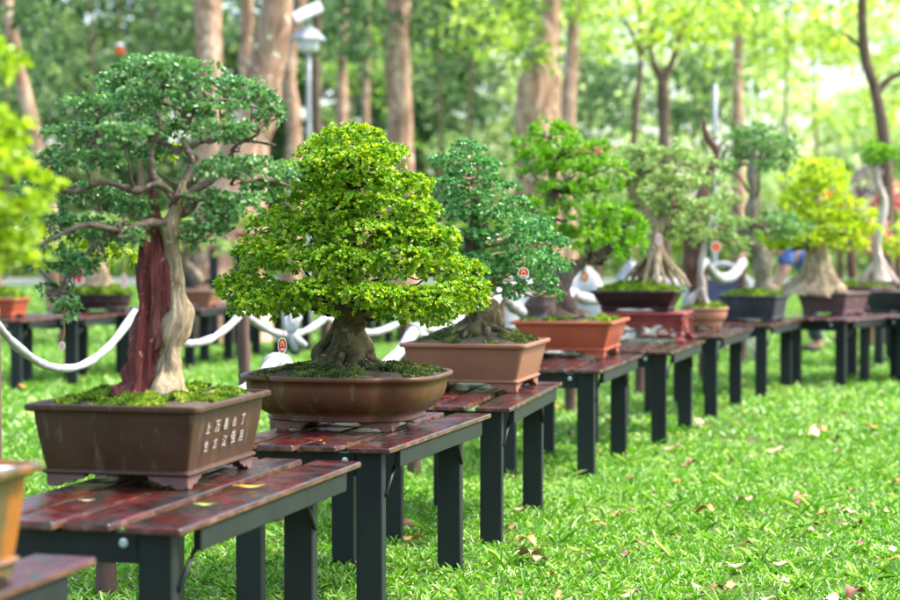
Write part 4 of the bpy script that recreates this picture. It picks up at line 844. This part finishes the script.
tleaf(320, 441, 'yleaf', 'small yellow petal leaf on the second table', .25, 1); tleaf(325, 444, 'yleaf', 'tiny yellow bud leaf beside the petal on the second table', .3, 2)

# ------------------------------------------------------------------ park trees
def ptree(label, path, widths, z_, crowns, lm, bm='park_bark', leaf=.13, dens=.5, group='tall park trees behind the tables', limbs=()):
    base = U(path[0][0], path[0][1], z_); b = Vector((base.x, z_, 0)); t = thing('park_tree', label, 'tree', b, 0, group)
    P_ = [U(x, y, z_) for x, y in path]; P_[0].z = -.1
    ws = [w_ * z_ / F / 2 for w_ in widths]; ws[0] *= 1.25
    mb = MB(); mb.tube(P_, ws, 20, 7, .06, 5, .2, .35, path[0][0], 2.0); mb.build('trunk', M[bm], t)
    if limbs:
        mb = MB()
        for lp, lw_ in limbs: mb.tube([U(x, y, z_ + (d[0] if d else 0)) for x, y, *d in lp], [q * z_ / F / 2 for q in lw_], 10, 6, .05, 4, 1, .4)
        mb.build('limbs', M[bm], t)
    if crowns:
        Ps, Ds, Ss, Rs = [], [], [], []
        for (px, py, rx, rz_, off) in crowns:
            z1 = z_ + off; c_ = U(px, py, z1); a = rx * z1 / F; b_ = rz_ * z1 / F
            ncl = int(2.4 * dens * (2 * a * b_ + a * a * .7) / (leaf * leaf * .55) / 5) + 4
            p_, d_, s_, r_ = pad_leaves(c_, a, a * .75, b_, ncl, 5, rng, .2, (.3, 1.6), .9, .75)
            Ps.append(p_); Ds.append(d_); Ss.append(s_); Rs.append(r_)
        P = np.concatenate(Ps); n = len(P)
        leaves_mesh('crown', M[lm], P, np.concatenate(Ds), np.concatenate(Ss), leaf * rng.uniform(.6, 1.3, n), leaf * .55 * rng.uniform(.7, 1.2, n), np.concatenate(Rs), t)
    return t
def cr(n, x0, x1, y0, y1, rx, rz_, dz_=2.0):
    return [(rng.uniform(x0, x1), rng.uniform(y0, y1), rx * rng.uniform(.7, 1.3), rz_ * rng.uniform(.7, 1.3), rng.uniform(-dz_, dz_)) for _ in range(n)]
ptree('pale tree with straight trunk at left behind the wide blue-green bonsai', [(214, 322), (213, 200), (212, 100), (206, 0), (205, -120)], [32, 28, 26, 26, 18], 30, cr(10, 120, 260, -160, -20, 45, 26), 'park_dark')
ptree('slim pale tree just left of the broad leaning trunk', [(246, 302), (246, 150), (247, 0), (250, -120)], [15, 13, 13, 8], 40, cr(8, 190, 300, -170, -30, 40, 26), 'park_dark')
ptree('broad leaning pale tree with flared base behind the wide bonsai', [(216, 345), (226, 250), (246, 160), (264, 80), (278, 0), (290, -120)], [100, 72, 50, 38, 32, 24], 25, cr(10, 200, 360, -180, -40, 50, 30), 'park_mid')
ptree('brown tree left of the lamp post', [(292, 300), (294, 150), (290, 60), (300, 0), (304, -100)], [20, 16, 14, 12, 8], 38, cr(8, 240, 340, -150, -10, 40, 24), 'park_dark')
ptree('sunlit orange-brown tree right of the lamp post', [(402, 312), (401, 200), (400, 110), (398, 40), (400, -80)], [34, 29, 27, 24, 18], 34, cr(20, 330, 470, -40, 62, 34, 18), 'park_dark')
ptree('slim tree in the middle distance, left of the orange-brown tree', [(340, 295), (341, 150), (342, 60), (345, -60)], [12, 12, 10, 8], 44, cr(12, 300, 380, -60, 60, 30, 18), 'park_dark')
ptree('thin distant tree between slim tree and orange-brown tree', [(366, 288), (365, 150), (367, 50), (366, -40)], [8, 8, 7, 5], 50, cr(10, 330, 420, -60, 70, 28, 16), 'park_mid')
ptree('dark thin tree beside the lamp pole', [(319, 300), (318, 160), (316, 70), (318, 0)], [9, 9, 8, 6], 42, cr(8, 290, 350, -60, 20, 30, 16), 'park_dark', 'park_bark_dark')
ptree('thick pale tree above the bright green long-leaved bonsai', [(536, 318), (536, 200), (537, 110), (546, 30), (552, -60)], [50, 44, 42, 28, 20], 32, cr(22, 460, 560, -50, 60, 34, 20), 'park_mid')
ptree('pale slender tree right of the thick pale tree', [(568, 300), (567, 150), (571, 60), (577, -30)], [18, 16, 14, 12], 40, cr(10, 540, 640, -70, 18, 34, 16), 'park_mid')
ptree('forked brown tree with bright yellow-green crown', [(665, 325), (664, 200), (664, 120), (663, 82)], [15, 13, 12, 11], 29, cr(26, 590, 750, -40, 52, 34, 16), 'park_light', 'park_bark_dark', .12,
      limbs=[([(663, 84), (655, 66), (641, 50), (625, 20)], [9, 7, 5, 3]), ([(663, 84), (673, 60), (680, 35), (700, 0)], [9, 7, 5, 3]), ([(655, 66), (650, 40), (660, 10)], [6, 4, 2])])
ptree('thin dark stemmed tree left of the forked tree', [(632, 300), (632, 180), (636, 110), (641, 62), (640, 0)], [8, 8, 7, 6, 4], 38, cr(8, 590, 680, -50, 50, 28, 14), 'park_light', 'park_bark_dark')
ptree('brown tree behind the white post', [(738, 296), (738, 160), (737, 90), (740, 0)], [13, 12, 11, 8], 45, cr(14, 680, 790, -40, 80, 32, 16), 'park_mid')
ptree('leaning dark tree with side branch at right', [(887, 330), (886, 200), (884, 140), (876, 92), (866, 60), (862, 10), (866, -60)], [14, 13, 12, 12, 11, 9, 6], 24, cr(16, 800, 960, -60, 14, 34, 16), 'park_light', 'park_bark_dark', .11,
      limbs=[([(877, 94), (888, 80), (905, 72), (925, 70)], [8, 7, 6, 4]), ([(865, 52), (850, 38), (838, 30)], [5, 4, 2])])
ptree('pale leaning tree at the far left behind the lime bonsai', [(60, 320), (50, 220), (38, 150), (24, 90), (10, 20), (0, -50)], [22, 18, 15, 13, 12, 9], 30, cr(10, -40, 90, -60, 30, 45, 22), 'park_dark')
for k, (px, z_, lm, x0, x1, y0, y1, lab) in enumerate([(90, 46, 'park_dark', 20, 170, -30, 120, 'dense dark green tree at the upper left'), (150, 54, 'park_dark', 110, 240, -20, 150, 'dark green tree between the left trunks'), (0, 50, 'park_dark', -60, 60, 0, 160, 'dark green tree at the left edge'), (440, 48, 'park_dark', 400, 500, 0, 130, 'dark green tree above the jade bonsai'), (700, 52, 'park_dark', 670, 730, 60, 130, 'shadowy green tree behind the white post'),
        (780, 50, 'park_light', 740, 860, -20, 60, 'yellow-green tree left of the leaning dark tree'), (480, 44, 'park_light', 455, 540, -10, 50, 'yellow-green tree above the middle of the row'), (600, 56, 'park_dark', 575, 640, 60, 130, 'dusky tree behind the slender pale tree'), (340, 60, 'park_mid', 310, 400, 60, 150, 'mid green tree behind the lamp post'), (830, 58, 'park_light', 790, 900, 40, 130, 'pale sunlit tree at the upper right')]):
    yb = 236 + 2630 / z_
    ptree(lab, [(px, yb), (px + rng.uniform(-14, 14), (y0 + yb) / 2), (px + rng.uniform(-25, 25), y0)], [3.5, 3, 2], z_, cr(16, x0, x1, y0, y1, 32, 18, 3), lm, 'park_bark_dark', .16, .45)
# far wood
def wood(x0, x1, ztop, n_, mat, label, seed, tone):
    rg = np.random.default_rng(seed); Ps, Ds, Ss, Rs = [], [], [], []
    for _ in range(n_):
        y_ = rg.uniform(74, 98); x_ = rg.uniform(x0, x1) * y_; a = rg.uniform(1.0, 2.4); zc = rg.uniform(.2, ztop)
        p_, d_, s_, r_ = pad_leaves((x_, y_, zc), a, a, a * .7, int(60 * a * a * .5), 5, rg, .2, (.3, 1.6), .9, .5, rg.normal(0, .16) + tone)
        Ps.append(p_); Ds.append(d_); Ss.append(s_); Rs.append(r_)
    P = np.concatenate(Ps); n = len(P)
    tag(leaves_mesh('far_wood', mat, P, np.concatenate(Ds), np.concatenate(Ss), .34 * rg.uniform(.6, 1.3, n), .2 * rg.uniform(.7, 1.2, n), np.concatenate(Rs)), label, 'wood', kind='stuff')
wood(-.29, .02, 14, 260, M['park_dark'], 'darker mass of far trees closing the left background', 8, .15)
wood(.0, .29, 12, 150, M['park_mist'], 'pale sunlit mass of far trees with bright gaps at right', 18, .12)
# low hedge behind the rows
def hedge():
    rg = np.random.default_rng(9); Ps, Ds, Ss, Rs = [], [], [], []
    for _ in range(90):
        y_ = rg.uniform(63, 68); x_ = rg.uniform(-20, 20)
        p_, d_, s_, r_ = pad_leaves((x_, y_, rg.uniform(.3, 1.2)), 1.1, 1.0, .9, 70, 5, rg, .3, (.3, 1.6), .9, .5, rg.normal(0, .12))
        Ps.append(p_); Ds.append(d_); Ss.append(s_); Rs.append(r_)
    P = np.concatenate(Ps); n = len(P)
    tag(leaves_mesh('hedge', M['park_mid'], P, np.concatenate(Ds), np.concatenate(Ss), .25 * rg.uniform(.6, 1.3, n), .15 * np.ones(n), np.concatenate(Rs)), 'long leafy hedge beyond the path across the park', 'hedge')
hedge()

# ---- lamp post and white post
zl = 26; b = U(309, 300, zl); t = thing('solar_lamp', 'pale lamp post with lantern head and tilted white solar panel', 'lamp', (b.x, zl, 0), 0)
mb = MB(); ytop = U(309, 52, zl).z; mb.tube([(b.x, zl, -.05), (b.x, zl, ytop * .5), (b.x, zl, ytop)], [.045, .034, .03], 12, 3); mb.build('pole', M['pole'], t)
q = lambda r, y_: [Vector((b.x + r * math.cos(a) * zl / F, zl + r * math.sin(a) * zl / F, U(309, y_, zl).z)) for a in [2 * PI * k / 6 + .3 for k in range(6)]]
mb = MB(); mb.loft([q(5, 53), q(10, 50), q(12.5, 40)], True, True, False); mb.build('lantern_glass', M['lamp_glass'], t)
mb = MB(); mb.loft([q(18, 40), q(17, 38), q(9, 30), q(3, 26)], True, True, False); mb.build('lantern_roof', M['pole'], t)
mb = MB(); mb.tube([(b.x, zl, U(309, 27, zl).z), (b.x, zl, U(309, 12, zl).z)], [.02, .02], 8, 1); mb.build('neck', M['pole'], t)
mb = MB(); c_ = U(308, 12, zl); mb.box(-.19, .19, -.14, .14, -.018, .018, .005, Matrix.Translation(c_) @ Matrix.Rotation(-.42, 4, 'Y') @ Matrix.Rotation(.6, 4, 'X')); mb.build('solar_panel', M['tag_white'], t)
b = U(714, 300, 28); mb = MB(); mb.tube([(b.x, 28, -.05), (b.x, 28, 1.6), (b.x, 28, U(714, 84, 28).z)], [.04, .036, .034], 12, 2)
tag(mb.build('white_post', M['pole']), 'plain white post behind the jagged brown trunk', 'post')
# orange lantern at the left behind the crown
c_ = U(120, 50, 30); t = thing('orange_lantern', 'small orange lantern with white top hanging high at left', 'lantern', c_)
ls = lambda r, dz_: [c_ + Vector((r * math.cos(a), r * math.sin(a), dz_)) for a in [2 * PI * k / 14 for k in range(14)]]
mb = MB(); mb.loft([ls(.02, -.09), ls(.06, -.06), ls(.075, 0), ls(.055, .05)], True, True); mb.build('body', M['tag_orange'], t)
mb = MB(); mb.loft([ls(.08, .052), ls(.06, .09), ls(.02, .11)], True, True); mb.build('lantern_top', M['tag_white'], t)
mb = MB(); mb.tube([c_ + Vector((0, 0, .11)), c_ + Vector((0, 0, 1.6))], [.006, .006], 5, 1); mb.build('string', M['string'], t)

# ---- bending person behind the yellow bonsai
def skin_body(name, verts, edges, radii, mat, parent, lvl=2, root=0):
    me = bpy.data.meshes.new(name); me.from_pydata([tuple(v) for v in verts], edges, []); me.update()
    o = bpy.data.objects.new(name, me); C.objects.link(o); o.parent = parent
    md = o.modifiers.new('skin', 'SKIN'); md.use_smooth_shade = True
    for i, r in enumerate(radii): me.skin_vertices[0].data[i].radius = (r, r)
    me.skin_vertices[0].data[root].use_root = True
    o.modifiers.new('sub', 'SUBSURF').levels = lvl; o.modifiers['sub'].render_levels = lvl
    me.materials.append(mat); return o
def person():
    zz = 22.5; b = U(806, 300, zz); t = thing('person', 'person in blue shirt bending forward behind the yellow bonsai', 'person', (b.x, zz, 0), 0)
    # faces left (-x); pelvis, spine, neck, head, arms, legs
    V = [(.12, 0, .88), (.02, 0, 1.02), (-.12, 0, 1.12), (-.24, 0, 1.16), (-.31, 0, 1.17), (-.40, 0, 1.16), (-.47, 0, 1.12)]
    E = [(0, 1), (1, 2), (2, 3), (3, 4), (4, 5), (5, 6)]; Rr = [.13, .13, .145, .13, .055, .085, .07]
    for s in (-1, 1):
        k = len(V); V += [(.10, s * .10, .82), (.04, s * .11, .48), (.14, s * .11, .09), (.02, s * .12, .04)]; E += [(0, k), (k, k + 1), (k + 1, k + 2), (k + 2, k + 3)]; Rr += [.09, .06, .045, .04]
        k = len(V); V += [(-.22, s * .17, 1.12), (-.26, s * .20, .92), (-.36, s * .16, .74), (-.39, s * .15, .68)]; E += [(3, k), (k, k + 1), (k + 1, k + 2), (k + 2, k + 3)]; Rr += [.055, .04, .03, .032]
        h_ = k + 3
        for f in range(5):
            j = len(V); a = -.03 + f * .015; ln = (.05, .07, .078, .07, .055)[f]
            V += [(-.395 + (-.02 if f == 0 else 0), s * .15 + a, .655), (-.405 - (.03 if f == 0 else 0), s * .15 + a * 1.1, .655 - ln)]; E += [(h_, j), (j, j + 1)]; Rr += [.010, .008]
    skin_body('body', V, E, Rr, M['skin'], t)
    skin_body('shirt', [(.09, 0, .93), (.02, 0, 1.02), (-.12, 0, 1.12), (-.24, 0, 1.16), (-.22, -.17, 1.12), (-.25, -.195, .98), (-.22, .17, 1.12), (-.25, .195, .98)], [(0, 1), (1, 2), (2, 3), (3, 4), (4, 5), (3, 6), (6, 7)], [.155, .155, .165, .145, .075, .065, .075, .065], M['shirt'], t)
    tv = [(.12, 0, .86)]; te = []; tr_ = [.15]
    for s in (-1, 1): k = len(tv); tv += [(.10, s * .10, .80), (.04, s * .11, .48), (.135, s * .11, .12)]; te += [(0, k), (k, k + 1), (k + 1, k + 2)]; tr_ += [.105, .078, .062]
    skin_body('trousers', tv, te, tr_, M['trousers'], t)
    for s_ in (-1, 1): skin_body('shoe', [(.16, s_ * .11, .05), (.08, s_ * .115, .045), (-.03, s_ * .12, .035)], [(0, 1), (1, 2)], [.055, .05, .04], M['hair'], t)
    skin_body('hair', [(-.36, 0, 1.20), (-.43, 0, 1.19), (-.49, 0, 1.16)], [(0, 1), (1, 2)], [.075, .09, .06], M['hair'], t)
person()
